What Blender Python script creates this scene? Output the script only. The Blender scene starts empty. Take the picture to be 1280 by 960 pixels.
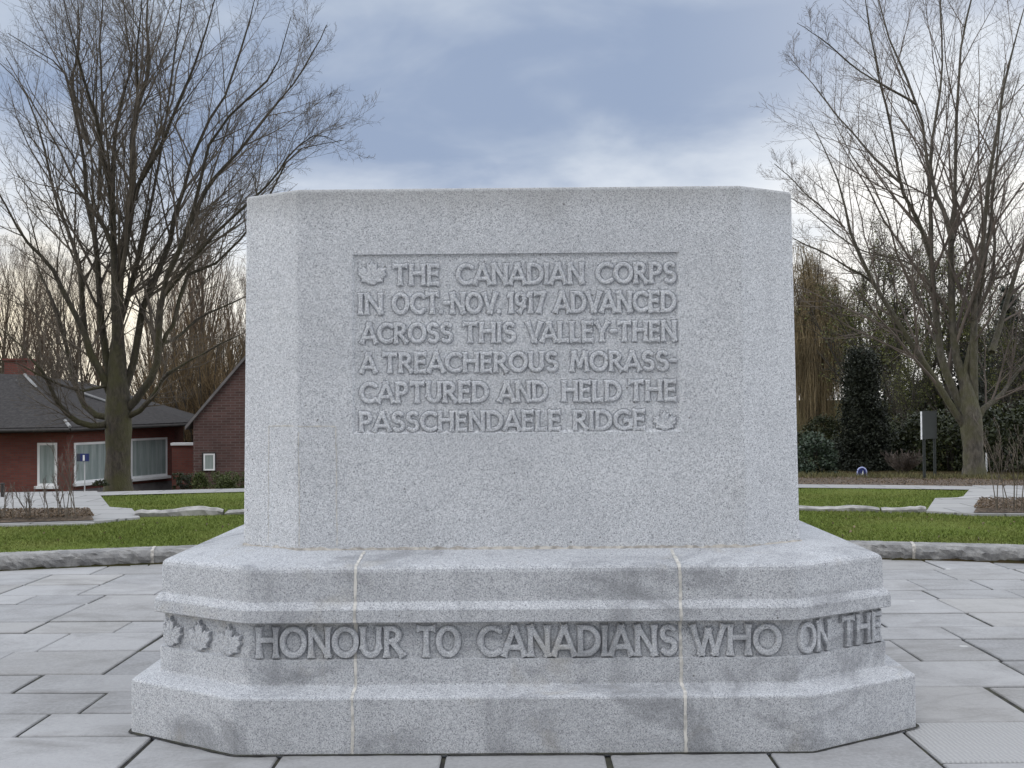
import bpy, math, random
import numpy as np
from mathutils import Matrix, Vector

random.seed(7)
RNG = np.random.default_rng(11)
scene = bpy.context.scene
COL = scene.collection
R = math.radians

# ------------------------------------------------------------------ camera, world, sun, exposure
CAM_H = 1.6
F_PX = 1400.0                       # focal length for a 1280 px wide frame
CAM_M = (Matrix.Rotation(R(0.41), 4, 'Z') @ Matrix.Rotation(R(90 + 0.92), 4, 'X') @ Matrix.Rotation(R(-0.45), 4, 'Z'))
cam_data = bpy.data.cameras.new('camera')
cam = bpy.data.objects.new('camera', cam_data)
COL.objects.link(cam)
cam.matrix_world = Matrix.Translation((0, 0, CAM_H)) @ CAM_M
cam_data.sensor_width = 36.0
cam_data.lens = 36.0 * F_PX / 1280.0
cam_data.clip_start = 0.05
cam_data.clip_end = 4000
scene.camera = cam

scene.view_settings.view_transform = 'Standard'
scene.view_settings.look = 'None'
scene.view_settings.gamma = 1
scene.view_settings.exposure = 0.14
scene.view_settings.use_curve_mapping = False

SUN_ELEV, SUN_AZ = 58.0, 216.0      # azimuth clockwise from +Y (the view direction): high, behind the photographer's left shoulder
sun_data = bpy.data.lights.new('sun', 'SUN')
sun_data.energy = 0.8
sun_data.angle = R(25)
sun_data.color = (1.0, 0.97, 0.93)
sun = bpy.data.objects.new('sun', sun_data)
COL.objects.link(sun)
_sd = Vector((math.sin(R(SUN_AZ)) * math.cos(R(SUN_ELEV)), math.cos(R(SUN_AZ)) * math.cos(R(SUN_ELEV)), math.sin(R(SUN_ELEV))))
sun.rotation_euler = _sd.to_track_quat('Z', 'Y').to_euler()
sun.location = (0, 0, 30)


class NT:
    """small helper to wire shader nodes"""
    def __init__(self, tree):
        self.t = tree
        tree.nodes.clear()

    def n(self, typ, **kw):
        nd = self.t.nodes.new(typ)
        for k, v in kw.items():
            setattr(nd, k, v)
        return nd

    def put(self, sock, v):
        if v is None:
            return
        if isinstance(v, bpy.types.NodeSocket):
            self.t.links.new(v, sock)
        else:
            if isinstance(v, (tuple, list)) and len(v) == 3 and sock.type == 'RGBA':
                v = (*v, 1)
            sock.default_value = v

    def math(self, op, a, b=None, c=None, clamp=False):
        nd = self.n('ShaderNodeMath', operation=op, use_clamp=clamp)
        self.put(nd.inputs[0], a); self.put(nd.inputs[1], b); self.put(nd.inputs[2], c)
        return nd.outputs[0]

    def smap(self, v, a, b, c=0.0, d=1.0, smooth=True):
        nd = self.n('ShaderNodeMapRange', interpolation_type='SMOOTHSTEP' if smooth else 'LINEAR')
        self.put(nd.inputs[0], v)
        for i, q in enumerate((a, b, c, d)):
            self.put(nd.inputs[1 + i], q)
        return nd.outputs[0]

    def mix(self, fac, a, b, blend='MIX'):
        nd = self.n('ShaderNodeMix', data_type='RGBA', blend_type=blend)
        self.put(nd.inputs['Factor'], fac)
        self.put(nd.inputs[6], a); self.put(nd.inputs[7], b)
        return nd.outputs[2]

    def noise(self, vec, scale, detail=2, rough=0.5, dist=0.0):
        nd = self.n('ShaderNodeTexNoise')
        self.put(nd.inputs['Vector'], vec)
        nd.inputs['Scale'].default_value = scale
        nd.inputs['Detail'].default_value = detail
        nd.inputs['Roughness'].default_value = rough
        nd.inputs['Distortion'].default_value = dist
        return nd.outputs['Fac']

    def vscale(self, vec, s):
        nd = self.n('ShaderNodeVectorMath', operation='MULTIPLY')
        self.put(nd.inputs[0], vec); nd.inputs[1].default_value = s
        return nd.outputs[0]


def srgb(r, g, b):
    f = lambda c: (c / 255 / 12.92) if c / 255 <= 0.04045 else ((c / 255 + 0.055) / 1.055) ** 2.4
    return (f(r), f(g), f(b))


world = bpy.data.worlds.new('World')
scene.world = world
world.use_nodes = True
W = NT(world.node_tree)
tc = W.n('ShaderNodeTexCoord')
gen = tc.outputs['Generated']
sep = W.n('ShaderNodeSeparateXYZ'); W.put(sep.inputs[0], gen)
dx, dy, dz = sep.outputs
zc = W.math('MAXIMUM', dz, 0.0)
den = W.math('ADD', zc, 0.16)
comb = W.n('ShaderNodeCombineXYZ')
W.put(comb.inputs[0], W.math('DIVIDE', dx, den)); W.put(comb.inputs[1], W.math('DIVIDE', dy, den)); comb.inputs[2].default_value = 3.7
pl = comb.outputs[0]
n_big = W.noise(pl, 0.9, 5, 0.5, 0.6)
n_mid = W.noise(pl, 2.3, 5, 0.55, 0.3)
n_dir = W.noise(W.vscale(gen, (5.0, 5.0, 11.0)), 1.0, 6, 0.55, 0.2)
cl = W.math('ADD', W.math('MULTIPLY', n_big, 0.6), W.math('MULTIPLY', n_mid, 0.4))
cl = W.smap(cl, 0.42, 0.64)
cloud = W.mix(cl, srgb(152, 168, 195), srgb(198, 208, 222))
cloud = W.mix(W.smap(dz, 0.36, 0.62, 0.0, 0.8), cloud, (0.58, 0.60, 0.63))
# side brightening to the right, as the cloud thins out there
az = W.math('DIVIDE', dx, W.math('MAXIMUM', W.math('ABSOLUTE', dy), 0.05))
rightside = W.smap(az, 0.10, 0.42)
leftside = W.smap(az, -0.15, -0.45)
cloud = W.mix(W.math('MULTIPLY', rightside, 0.55), cloud, srgb(222, 226, 234))
# bright low band under the cloud base
band = W.math('SUBTRACT', dz, W.math('MULTIPLY', W.math('SUBTRACT', n_dir, 0.5), 0.22))
band = W.math('SUBTRACT', band, W.math('ADD', W.math('MULTIPLY', rightside, 0.095), W.math('MULTIPLY', leftside, 0.03)))
low = W.smap(band, 0.235, 0.135)
low2 = W.smap(band, 0.16, 0.06)
cloud = W.mix(W.math('MULTIPLY', low, 0.75), cloud, (0.86, 0.90, 0.95))
warm = W.mix(leftside, (1.12, 1.10, 1.06), (1.25, 1.12, 0.88))
cloud = W.mix(low2, cloud, warm)
nish = W.n('ShaderNodeTexSky', sky_type='NISHITA')
nish.sun_disc = False
nish.sun_elevation = R(SUN_ELEV)
nish.sun_rotation = R(SUN_AZ)
nish.air_density = 1.0; nish.dust_density = 2.0
# unseen sky shaped to light the memorial: brighter overhead and at sides, darker behind
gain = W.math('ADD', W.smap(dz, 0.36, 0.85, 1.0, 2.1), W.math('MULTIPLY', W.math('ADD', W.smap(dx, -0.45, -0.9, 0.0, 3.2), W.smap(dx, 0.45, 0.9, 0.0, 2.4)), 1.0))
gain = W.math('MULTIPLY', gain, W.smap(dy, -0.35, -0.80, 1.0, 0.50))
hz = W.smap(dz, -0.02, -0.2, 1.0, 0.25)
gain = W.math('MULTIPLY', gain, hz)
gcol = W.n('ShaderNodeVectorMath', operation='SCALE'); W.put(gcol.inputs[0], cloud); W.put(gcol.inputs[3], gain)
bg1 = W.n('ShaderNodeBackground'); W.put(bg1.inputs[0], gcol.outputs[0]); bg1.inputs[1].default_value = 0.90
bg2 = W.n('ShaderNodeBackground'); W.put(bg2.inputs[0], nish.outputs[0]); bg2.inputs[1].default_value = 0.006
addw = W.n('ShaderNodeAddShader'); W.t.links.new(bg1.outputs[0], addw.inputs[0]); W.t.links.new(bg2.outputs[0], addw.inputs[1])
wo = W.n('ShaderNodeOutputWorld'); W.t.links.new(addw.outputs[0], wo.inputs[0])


# ------------------------------------------------------------------ generic helpers
def ray(px, py):
    d = CAM_M.to_3x3() @ Vector(((px - 640) / F_PX, -(py - 480) / F_PX, -1.0))
    return np.array(d)


EYE = np.array((0.0, 0.0, CAM_H))


def at_y(px, py, Y):
    d = ray(px, py); return EYE + d * (Y / d[1])


def at_z(px, py, Z):
    d = ray(px, py); return EYE + d * ((Z - CAM_H) / d[2])


def at_plane(px, py, p, n):
    d = ray(px, py); return EYE + d * (np.dot(np.array(p) - EYE, n) / np.dot(d, n))


def tag(o, label, cat, group=None):
    o['label'] = label; o['category'] = cat
    if group:
        o['group'] = group
    return o


def thing(name, label, cat, loc=(0, 0, 0), rotz=0.0, group=None):
    o = bpy.data.objects.new(name, None)
    COL.objects.link(o)
    o.location = loc; o.rotation_euler = (0, 0, rotz)
    return tag(o, label, cat, group)


def root_loc(parent):
    loc = Vector((0, 0, 0))
    while parent is not None:
        loc += parent.location; parent = parent.parent
    return np.array(loc)


def link_mesh(name, me, parent=None, kind=None):
    o = bpy.data.objects.new(name, me)
    COL.objects.link(o)
    if parent is not None:
        o.parent = parent
    if kind:
        o['kind'] = kind
    return o


def mesh_np(name, verts, quads=None, tris=None, mats=(), parent=None, kind=None, smooth=False, world=True, mat_idx=None, polys=None):
    """verts (N,3) in world coordinates; faces as int arrays of quads/tris or a list of polygons"""
    verts = np.asarray(verts, dtype=np.float32).reshape(-1, 3)
    if parent is not None and world:
        verts = verts - root_loc(parent).astype(np.float32)
    me = bpy.data.meshes.new(name)
    if polys is not None:
        me.from_pydata([tuple(map(float, v)) for v in verts], [], [tuple(p) for p in polys])
    else:
        loops, starts = [], []
        off = 0
        for arr, k in ((quads, 4), (tris, 3)):
            if arr is None or len(arr) == 0:
                continue
            a = np.asarray(arr, dtype=np.int32).reshape(-1, k)
            loops.append(a.ravel()); starts.append(off + np.arange(len(a), dtype=np.int32) * k)
            off += a.size
        loops = np.concatenate(loops); starts = np.concatenate(starts)
        me.vertices.add(len(verts)); me.vertices.foreach_set('co', verts.ravel())
        me.loops.add(len(loops)); me.loops.foreach_set('vertex_index', loops)
        me.polygons.add(len(starts)); me.polygons.foreach_set('loop_start', starts)
        me.update(calc_edges=True)
    for m in mats:
        me.materials.append(m)
    if mat_idx is not None:
        me.polygons.foreach_set('material_index', np.asarray(mat_idx, dtype=np.int32))
    me.polygons.foreach_set('use_smooth', np.full(len(me.polygons), bool(smooth)))
    me.validate(); me.update()
    return link_mesh(name, me, parent, kind)


class MB:
    """collects simple solids into one mesh"""
    def __init__(self):
        self.v, self.f = [], []

    def add(self, vs, fs):
        o = len(self.v); self.v += [tuple(map(float, p)) for p in vs]; self.f += [tuple(i + o for i in f) for f in fs]

    def box(self, x0, x1, y0, y1, z0, z1, rot=0.0, c=(0, 0, 0)):
        vs = [(x, y, z) for z in (z0, z1) for x, y in ((x0, y0), (x1, y0), (x1, y1), (x0, y1))]
        ca, sa = math.cos(rot), math.sin(rot)
        vs = [(c[0] + x * ca - y * sa, c[1] + x * sa + y * ca, c[2] + z) for x, y, z in vs]
        self.add(vs, [(3, 2, 1, 0), (4, 5, 6, 7), (0, 1, 5, 4), (1, 2, 6, 5), (2, 3, 7, 6), (3, 0, 4, 7)])

    def wallbox(self, a, b, z0, z1, th, u0=0.0, u1=None, off=0.0):
        """box on the vertical plane from a to b (xy); u along it, thickness th towards the viewer side starting at off"""
        a = np.array(a[:2], float); b = np.array(b[:2], float)
        L = np.linalg.norm(b - a); d = (b - a) / L; nrm = np.array((d[1], -d[0]))
        if u1 is None: u1 = L
        vs = []
        for z in (z0, z1):
            for u, t in ((u0, off + th), (u1, off + th), (u1, off), (u0, off)):
                p = a + d * u + nrm * t
                vs.append((p[0], p[1], z))
        self.add(vs, [(3, 2, 1, 0), (4, 5, 6, 7), (0, 1, 5, 4), (1, 2, 6, 5), (2, 3, 7, 6), (3, 0, 4, 7)])

    def tube(self, pts, radii, k=8, cap=True):
        pts = [np.array(p, float) for p in pts]; n = len(pts); o = len(self.v)
        for i, p in enumerate(pts):
            t = pts[min(i + 1, n - 1)] - pts[max(i - 1, 0)]; t /= np.linalg.norm(t)
            a = np.cross(t, (0, 0, 1)) if abs(t[2]) < 0.95 else np.cross(t, (1, 0, 0)); a /= np.linalg.norm(a)
            b = np.cross(t, a)
            for j in range(k):
                an = 2 * math.pi * j / k
                self.v.append(tuple(p + radii[i] * (a * math.cos(an) + b * math.sin(an))))
        for i in range(n - 1):
            for j in range(k):
                self.f.append((o + i * k + j, o + (i + 1) * k + j, o + (i + 1) * k + (j + 1) % k, o + i * k + (j + 1) % k))
        if cap:
            self.f.append(tuple(o + (n - 1) * k + j for j in range(k))); self.f.append(tuple(o + k - 1 - j for j in range(k)))

    def build(self, name, mats, parent=None, kind=None, smooth=False, world=True):
        if not isinstance(mats, (list, tuple)): mats = [mats]
        return mesh_np(name, self.v, polys=self.f, mats=mats, parent=parent, kind=kind, smooth=smooth, world=world)


def material(name, fn):
    m = bpy.data.materials.new(name); m.use_nodes = True
    N = NT(m.node_tree)
    out = N.n('ShaderNodeOutputMaterial'); b = N.n('ShaderNodeBsdfPrincipled')
    N.t.links.new(b.outputs[0], out.inputs[0])
    tcn = N.n('ShaderNodeTexCoord')
    fn(N, b, tcn.outputs['Object'])
    return m


def bump(N, b, h, strength=0.3, dist=0.01):
    nd = N.n('ShaderNodeBump'); nd.inputs['Strength'].default_value = strength; nd.inputs['Distance'].default_value = dist
    N.put(nd.inputs['Height'], h); N.t.links.new(nd.outputs[0], b.inputs['Normal'])


def simple(name, col, rough=0.7, var=0.15, scale=8.0, metallic=0.0):
    def fn(N, b, co):
        nz = N.noise(co, scale, 3)
        N.put(b.inputs['Base Color'], N.mix(N.smap(nz, 0.3, 0.7), tuple(c * (1 - var) for c in col), tuple(min(1, c * (1 + var)) for c in col)))
        b.inputs['Roughness'].default_value = rough; b.inputs['Metallic'].default_value = metallic
    return material(name, fn)


# ------------------------------------------------------------------ materials
def granite_fn(stain, tint=1.0):
    def fn(N, b, co):
        g1 = N.noise(co, 300.0, 2, 0.65)
        vor = N.n('ShaderNodeTexVoronoi'); N.put(vor.inputs['Vector'], co); vor.inputs['Scale'].default_value = 290.0
        vsep = N.n('ShaderNodeSeparateColor'); N.put(vsep.inputs[0], vor.outputs['Color'])
        vb = N.n('ShaderNodeTexVoronoi'); N.put(vb.inputs['Vector'], co); vb.inputs['Scale'].default_value = 200.0
        vbs = N.n('ShaderNodeSeparateColor'); N.put(vbs.inputs[0], vb.outputs['Color'])
        base = N.mix(N.smap(g1, 0.34, 0.66), tuple(tint * c for c in (0.345, 0.36, 0.385)), tuple(tint * c for c in (0.575, 0.59, 0.615)))
        dark = N.smap(vsep.outputs[0], 0.79, 0.84)
        base = N.mix(N.math('MULTIPLY', dark, 0.66), base, (0.10, 0.10, 0.115))
        lite = N.smap(vbs.outputs[1], 0.66, 0.72)
        base = N.mix(N.math('MULTIPLY', lite, 0.55), base, tuple(tint * c for c in (0.74, 0.75, 0.77)))
        big = N.noise(co, 1.4, 4, 0.6, 0.4)
        base = N.mix(N.smap(big, 0.35, 0.72, 0.0, 0.16), base, (0.27, 0.275, 0.29))
        # water stains and lichen grime with outlines of their own
        st = N.noise(N.vscale(co, (1.0, 1.0, 1.5)), 1.9, 6, 0.66, 0.9)
        base = N.mix(N.smap(st, 0.47, 0.70, 0.0, 0.62 * stain), base, (0.145, 0.15, 0.16))
        br = N.noise(N.vscale(co, (1.0, 1.0, 0.8)), 3.1, 4, 0.6, 0.3)
        base = N.mix(N.smap(br, 0.58, 0.72, 0.0, 0.30 * stain), base, (0.30, 0.27, 0.21))
        if stain > 0.5:
            sk = N.noise(N.vscale(co, (4.5, 4.5, 0.55)), 1.0, 5, 0.6, 0.3)
            base = N.mix(N.smap(sk, 0.50, 0.72, 0.0, 0.40), base, (0.16, 0.165, 0.175))
        else:
            sp = N.n('ShaderNodeSeparateXYZ'); N.put(sp.inputs[0], co)
            sk = N.noise(N.vscale(co, (3.0, 3.0, 0.5)), 1.0, 5, 0.65, 0.3)
            edge = N.math('MULTIPLY', N.smap(N.math('ADD', sp.outputs[2], N.math('MULTIPLY', sk, 0.22)), 2.58, 2.80), 0.42)
            base = N.mix(edge, base, (0.22, 0.215, 0.20))
            base = N.mix(N.smap(sk, 0.50, 0.75, 0.0, 0.10), base, (0.22, 0.225, 0.235))
        pit = N.n('ShaderNodeTexVoronoi'); N.put(pit.inputs['Vector'], co); pit.inputs['Scale'].default_value = 9.0
        base = N.mix(N.smap(pit.outputs['Distance'], 0.05, 0.035, 0.0, 0.8), base, (0.09, 0.085, 0.08))
        N.put(b.inputs['Base Color'], base)
        b.inputs['Roughness'].default_value = 0.85
        b.inputs['Specular IOR Level'].default_value = 0.25
        bump(N, b, g1, 0.25, 0.003)
    return fn


M_granite = material('granite_clean', granite_fn(0.16, 1.0))
M_granite_base = material('granite_weathered', granite_fn(1.0, 0.84))
M_mortar = simple('mortar_beige', (0.47, 0.455, 0.425), 0.9, 0.25, 30)
M_mortar_old = simple('mortar_old', (0.36, 0.34, 0.31), 0.9, 0.35, 30)


def slab_fn(N, b, co):
    geo = N.n('ShaderNodeNewGeometry')
    rnd = geo.outputs['Random Per Island']
    n1 = N.noise(co, 2.2, 5, 0.6, 0.5); n2 = N.noise(co, 45.0, 3, 0.6)
    c = N.mix(rnd, (0.235, 0.236, 0.242), (0.335, 0.334, 0.338))
    c = N.mix(N.smap(n1, 0.40, 0.70, 0.0, 0.5), c, (0.165, 0.164, 0.162))
    c = N.mix(N.smap(n2, 0.3, 0.75, 0.0, 0.35), c, (0.40, 0.40, 0.40))
    r2 = N.math('FRACT', N.math('MULTIPLY', rnd, 17.3))
    c = N.mix(N.smap(r2, 0.65, 1.0, 0.0, 0.28), c, (0.31, 0.295, 0.27))
    dirt = N.noise(N.vscale(co, (1.0, 2.2, 1.0)), 0.9, 6, 0.7, 1.2)
    c = N.mix(N.smap(dirt, 0.48, 0.72, 0.0, 0.45), c, (0.135, 0.13, 0.122))
    grit = N.noise(co, 130.0, 2, 0.7)
    c = N.mix(N.smap(grit, 0.62, 0.72, 0.0, 0.5), c, (0.10, 0.098, 0.094))
    spot = N.n('ShaderNodeTexVoronoi'); N.put(spot.inputs['Vector'], co); spot.inputs['Scale'].default_value = 2.3
    spot.inputs['Randomness'].default_value = 1.0
    sd = N.math('ADD', spot.outputs['Distance'], N.math('MULTIPLY', N.noise(co, 30, 2), 0.06))
    c = N.mix(N.smap(sd, 0.105, 0.075, 0.0, 0.7), c, (0.50, 0.50, 0.49))
    N.put(b.inputs['Base Color'], c)
    N.put(b.inputs['Roughness'], N.smap(n1, 0.3, 0.7, 0.55, 0.8))
    b.inputs['Specular IOR Level'].default_value = 0.2
    bump(N, b, N.math('ADD', N.noise(co, 12, 5, 0.65), N.math('MULTIPLY', n2, 0.3)), 0.35, 0.006)


M_slab = material('paving_bluestone', slab_fn)


def tooled_fn(N, b, co):
    wv = N.n('ShaderNodeTexWave', wave_type='BANDS', bands_direction='X'); N.put(wv.inputs['Vector'], co); wv.inputs['Scale'].default_value = 14.0
    wv.inputs['Distortion'].default_value = 4.0
    wv2 = N.n('ShaderNodeTexWave', wave_type='BANDS', bands_direction='Y'); N.put(wv2.inputs['Vector'], co); wv2.inputs['Scale'].default_value = 16.0
    h = N.math('MULTIPLY', wv.outputs['Fac'], wv2.outputs['Fac'])
    N.put(b.inputs['Base Color'], N.mix(h, (0.28, 0.28, 0.282), (0.375, 0.374, 0.372)))
    b.inputs['Roughness'].default_value = 0.8
    bump(N, b, h, 0.6, 0.006)


M_tooled = material('tooled_slab', tooled_fn)
def joint_fn(N, b, co):
    n = N.noise(co, 9, 4)
    N.put(b.inputs['Base Color'], N.mix(N.smap(n, 0.4, 0.65), (0.016, 0.015, 0.014), (0.040, 0.040, 0.024)))
    b.inputs['Roughness'].default_value = 0.95
M_joint = material('dark_joint_soil', joint_fn)


def rock_fn(N, b, co):
    n1 = N.noise(co, 5, 5, 0.65, 0.4); n2 = N.noise(co, 70, 2)
    c = N.mix(N.smap(n1, 0.3, 0.7), (0.15, 0.148, 0.148), (0.30, 0.295, 0.285))
    c = N.mix(N.smap(n2, 0.55, 0.75, 0, 0.4), c, (0.12, 0.12, 0.12))
    N.put(b.inputs['Base Color'], c); b.inputs['Roughness'].default_value = 0.9
    bump(N, b, N.noise(co, 16, 6, 0.7), 0.8, 0.03)


M_rock = material('rockfaced_stone', rock_fn)
M_edging = simple('pale_edging_stone', (0.27, 0.262, 0.25), 0.9, 0.35, 7.0)
M_pathstone = simple('pale_path_stone', (0.34, 0.335, 0.33), 0.85, 0.12, 3.0)


def path_fn(N, b, co):
    br = N.n('ShaderNodeTexBrick'); N.put(br.inputs['Vector'], co)
    br.inputs['Scale'].default_value = 1.0; br.inputs['Brick Width'].default_value = 0.9; br.inputs['Row Height'].default_value = 0.6
    br.inputs['Mortar Size'].default_value = 0.012
    N.put(br.inputs['Color1'], (0.26, 0.258, 0.255)); N.put(br.inputs['Color2'], (0.31, 0.307, 0.30)); N.put(br.inputs['Mortar'], (0.10, 0.10, 0.095))
    n = N.noise(co, 3.5, 5, 0.6)
    N.put(b.inputs['Base Color'], N.mix(N.smap(n, 0.45, 0.75, 0, 0.4), br.outputs['Color'], (0.22, 0.215, 0.205)))
    b.inputs['Roughness'].default_value = 0.85


M_path = material('path_slabs', path_fn)


def turf_fn(N, b, co):
    n1 = N.noise(co, 1.6, 4, 0.6); n2 = N.noise(N.vscale(co, (1, 1, 1)), 60, 3, 0.7)
    c = N.mix(N.smap(n2, 0.3, 0.7), (0.060, 0.085, 0.012), (0.125, 0.160, 0.030))
    c = N.mix(N.smap(n1, 0.4, 0.7, 0, 0.45), c, (0.12, 0.135, 0.035))
    N.put(b.inputs['Base Color'], c); b.inputs['Roughness'].default_value = 0.9; b.inputs['Specular IOR Level'].default_value = 0.1
    bump(N, b, n2, 0.6, 0.02)


M_turf = material('lawn_turf', turf_fn)


def blade_fn(N, b, co):
    geo = N.n('ShaderNodeNewGeometry')
    n1 = N.noise(co, 1.1, 4, 0.6)
    c = N.mix(geo.outputs['Random Per Island'], (0.074, 0.106, 0.018), (0.165, 0.208, 0.046))
    sp = N.n('ShaderNodeSeparateXYZ'); N.put(sp.inputs[0], co)
    c = N.mix(N.smap(n1, 0.42, 0.7, 0, 0.5), c, (0.19, 0.195, 0.060))
    N.put(b.inputs['Base Color'], c); b.inputs['Roughness'].default_value = 0.7; b.inputs['Specular IOR Level'].default_value = 0.15


M_blade = material('grass_blades', blade_fn)


def soil_fn(N, b, co):
    n = N.noise(co, 14, 5, 0.7); n2 = N.noise(co, 55, 3, 0.6)
    c = N.mix(N.smap(n, 0.35, 0.65), (0.045, 0.032, 0.022), (0.14, 0.105, 0.075))
    c = N.mix(N.smap(n2, 0.55, 0.7, 0, 0.6), c, (0.22, 0.17, 0.12))
    N.put(b.inputs['Base Color'], c); b.inputs['Roughness'].default_value = 0.95
    bump(N, b, n2, 0.8, 0.03)


M_soil = material('bed_soil', soil_fn)


def floor_fn(N, b, co):
    n = N.noise(co, 0.5, 5, 0.6); n2 = N.noise(co, 12, 4, 0.7)
    c = N.mix(N.smap(n, 0.4, 0.6), (0.040, 0.040, 0.016), (0.050, 0.036, 0.022))
    c = N.mix(N.smap(n2, 0.4, 0.7, 0, 0.6), c, (0.03, 0.035, 0.014))
    N.put(b.inputs['Base Color'], c); b.inputs['Roughness'].default_value = 0.95; b.inputs['Specular IOR Level'].default_value = 0.0


M_ground = material('rough_ground', floor_fn)


def bark_fn(dark, moss, amount):
    def fn(N, b, co):
        n = N.noise(N.vscale(co, (1, 1, 0.35)), 22, 5, 0.7); m = N.noise(co, 2.5, 4, 0.6)
        sp = N.n('ShaderNodeSeparateXYZ'); N.put(sp.inputs[0], co)
        c = N.mix(N.smap(n, 0.35, 0.7), tuple(d * 0.6 for d in dark), tuple(d * 1.5 for d in dark))
        hgt = N.smap(sp.outputs[2], 5.5, 0.5, 0.25, 1.0)
        c = N.mix(N.math('MULTIPLY', N.math('MULTIPLY', N.smap(m, 0.35, 0.65), amount), hgt), c, moss)
        N.put(b.inputs['Base Color'], c); b.inputs['Roughness'].default_value = 0.9
        bump(N, b, n, 0.9, 0.03)
    return fn


M_bark = material('mossy_bark', bark_fn((0.046, 0.038, 0.029), (0.050, 0.048, 0.014), 0.85))
M_bark_right = material('grey_green_bark', bark_fn((0.085, 0.075, 0.062), (0.075, 0.075, 0.028), 0.7))
M_twig = simple('twig_bark', (0.092, 0.075, 0.058), 0.85, 0.3, 3.0)
M_twig_right = simple('twig_bark_pale', (0.115, 0.092, 0.078), 0.85, 0.3, 3.0)
M_poplar = simple('poplar_twigs', (0.150, 0.112, 0.085), 0.9, 0.35, 0.6)
M_poplar_grey = simple('poplar_bark', (0.115, 0.095, 0.068), 0.9, 0.3, 2.0)
M_thicket = simple('russet_twigs', (0.135, 0.090, 0.045), 0.9, 0.45, 0.9)
M_willow = simple('willow_strands', (0.190, 0.140, 0.065), 0.85, 0.35, 1.2)
def strand_mat(name, a, b_):
    def fn(N, b, co):
        geo = N.n('ShaderNodeNewGeometry')
        n = N.noise(co, 0.7, 3)
        c = N.mix(geo.outputs['Random Per Island'], a, b_)
        N.put(b.inputs['Base Color'], N.mix(N.smap(n, 0.4, 0.65, 0, 0.5), c, tuple(0.55 * k for k in a)))
        b.inputs['Roughness'].default_value = 0.9; b.inputs['Specular IOR Level'].default_value = 0.1
    return material(name, fn)


M_poplar = strand_mat('poplar_twigs', (0.085, 0.068, 0.055), (0.205, 0.150, 0.105))
M_thicket = strand_mat('russet_twigs', (0.072, 0.054, 0.034), (0.235, 0.165, 0.088))
M_willow = strand_mat('willow_strands', (0.105, 0.084, 0.054), (0.285, 0.222, 0.125))
M_darkbark = simple('dark_bark', (0.040, 0.034, 0.026), 0.9, 0.3, 4.0)


def leaf_mat(name, a, b_, rough=0.6):
    def fn(N, b, co):
        geo = N.n('ShaderNodeNewGeometry')
        N.put(b.inputs['Base Color'], N.mix(geo.outputs['Random Per Island'], a, b_))
        b.inputs['Roughness'].default_value = rough; b.inputs['Specular IOR Level'].default_value = 0.25
    return material(name, fn)


M_leaf_spring = leaf_mat('spring_leaves', (0.032, 0.042, 0.010), (0.125, 0.130, 0.032))
M_leaf_yew = leaf_mat('yew_needles', (0.010, 0.013, 0.009), (0.030, 0.036, 0.022))
M_leaf_spruce = leaf_mat('spruce_needles', (0.012, 0.017, 0.013), (0.034, 0.044, 0.032))
M_leaf_laurel = leaf_mat('laurel_leaves', (0.020, 0.032, 0.020), (0.060, 0.085, 0.055), 0.4)
M_leaf_hedge = leaf_mat('hedge_leaves', (0.030, 0.042, 0.010), (0.085, 0.105, 0.028))
M_leaf_ivy = leaf_mat('ivy_leaves', (0.012, 0.017, 0.007), (0.042, 0.050, 0.017), 0.45)
M_leaf_dead = leaf_mat('dead_leaves', (0.045, 0.030, 0.018), (0.20, 0.145, 0.095))
M_roughgrass = leaf_mat('rough_grass', (0.050, 0.052, 0.018), (0.17, 0.15, 0.065))


def brick_fn(c1, c2, mort, scale):
    def fn(N, b, co):
        geo = N.n('ShaderNodeNewGeometry')
        sp = N.n('ShaderNodeSeparateXYZ'); N.put(sp.inputs[0], co)
        u = N.math('ADD', N.math('MULTIPLY', sp.outputs[0], 0.85), N.math('MULTIPLY', sp.outputs[1], 0.53))
        cb = N.n('ShaderNodeCombineXYZ'); N.put(cb.inputs[0], u); N.put(cb.inputs[1], sp.outputs[2])
        br = N.n('ShaderNodeTexBrick'); N.put(br.inputs['Vector'], cb.outputs[0])
        br.inputs['Scale'].default_value = scale; br.inputs['Brick Width'].default_value = 0.22; br.inputs['Row Height'].default_value = 0.075
        br.inputs['Mortar Size'].default_value = 0.008
        N.put(br.inputs['Color1'], c1); N.put(br.inputs['Color2'], c2); N.put(br.inputs['Mortar'], mort)
        n = N.noise(co, 1.2, 4, 0.6)
        N.put(b.inputs['Base Color'], N.mix(N.smap(n, 0.35, 0.7, 0, 0.35), br.outputs['Color'], tuple(0.5 * c for c in c1)))
        b.inputs['Roughness'].default_value = 0.9
    return fn


M_brick = material('red_brick', brick_fn((0.135, 0.038, 0.029), (0.175, 0.056, 0.042), (0.095, 0.065, 0.055), 1.0))
M_brick_old = material('old_purple_brick', brick_fn((0.070, 0.036, 0.032), (0.115, 0.060, 0.054), (0.13, 0.105, 0.095), 0.85))


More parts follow.
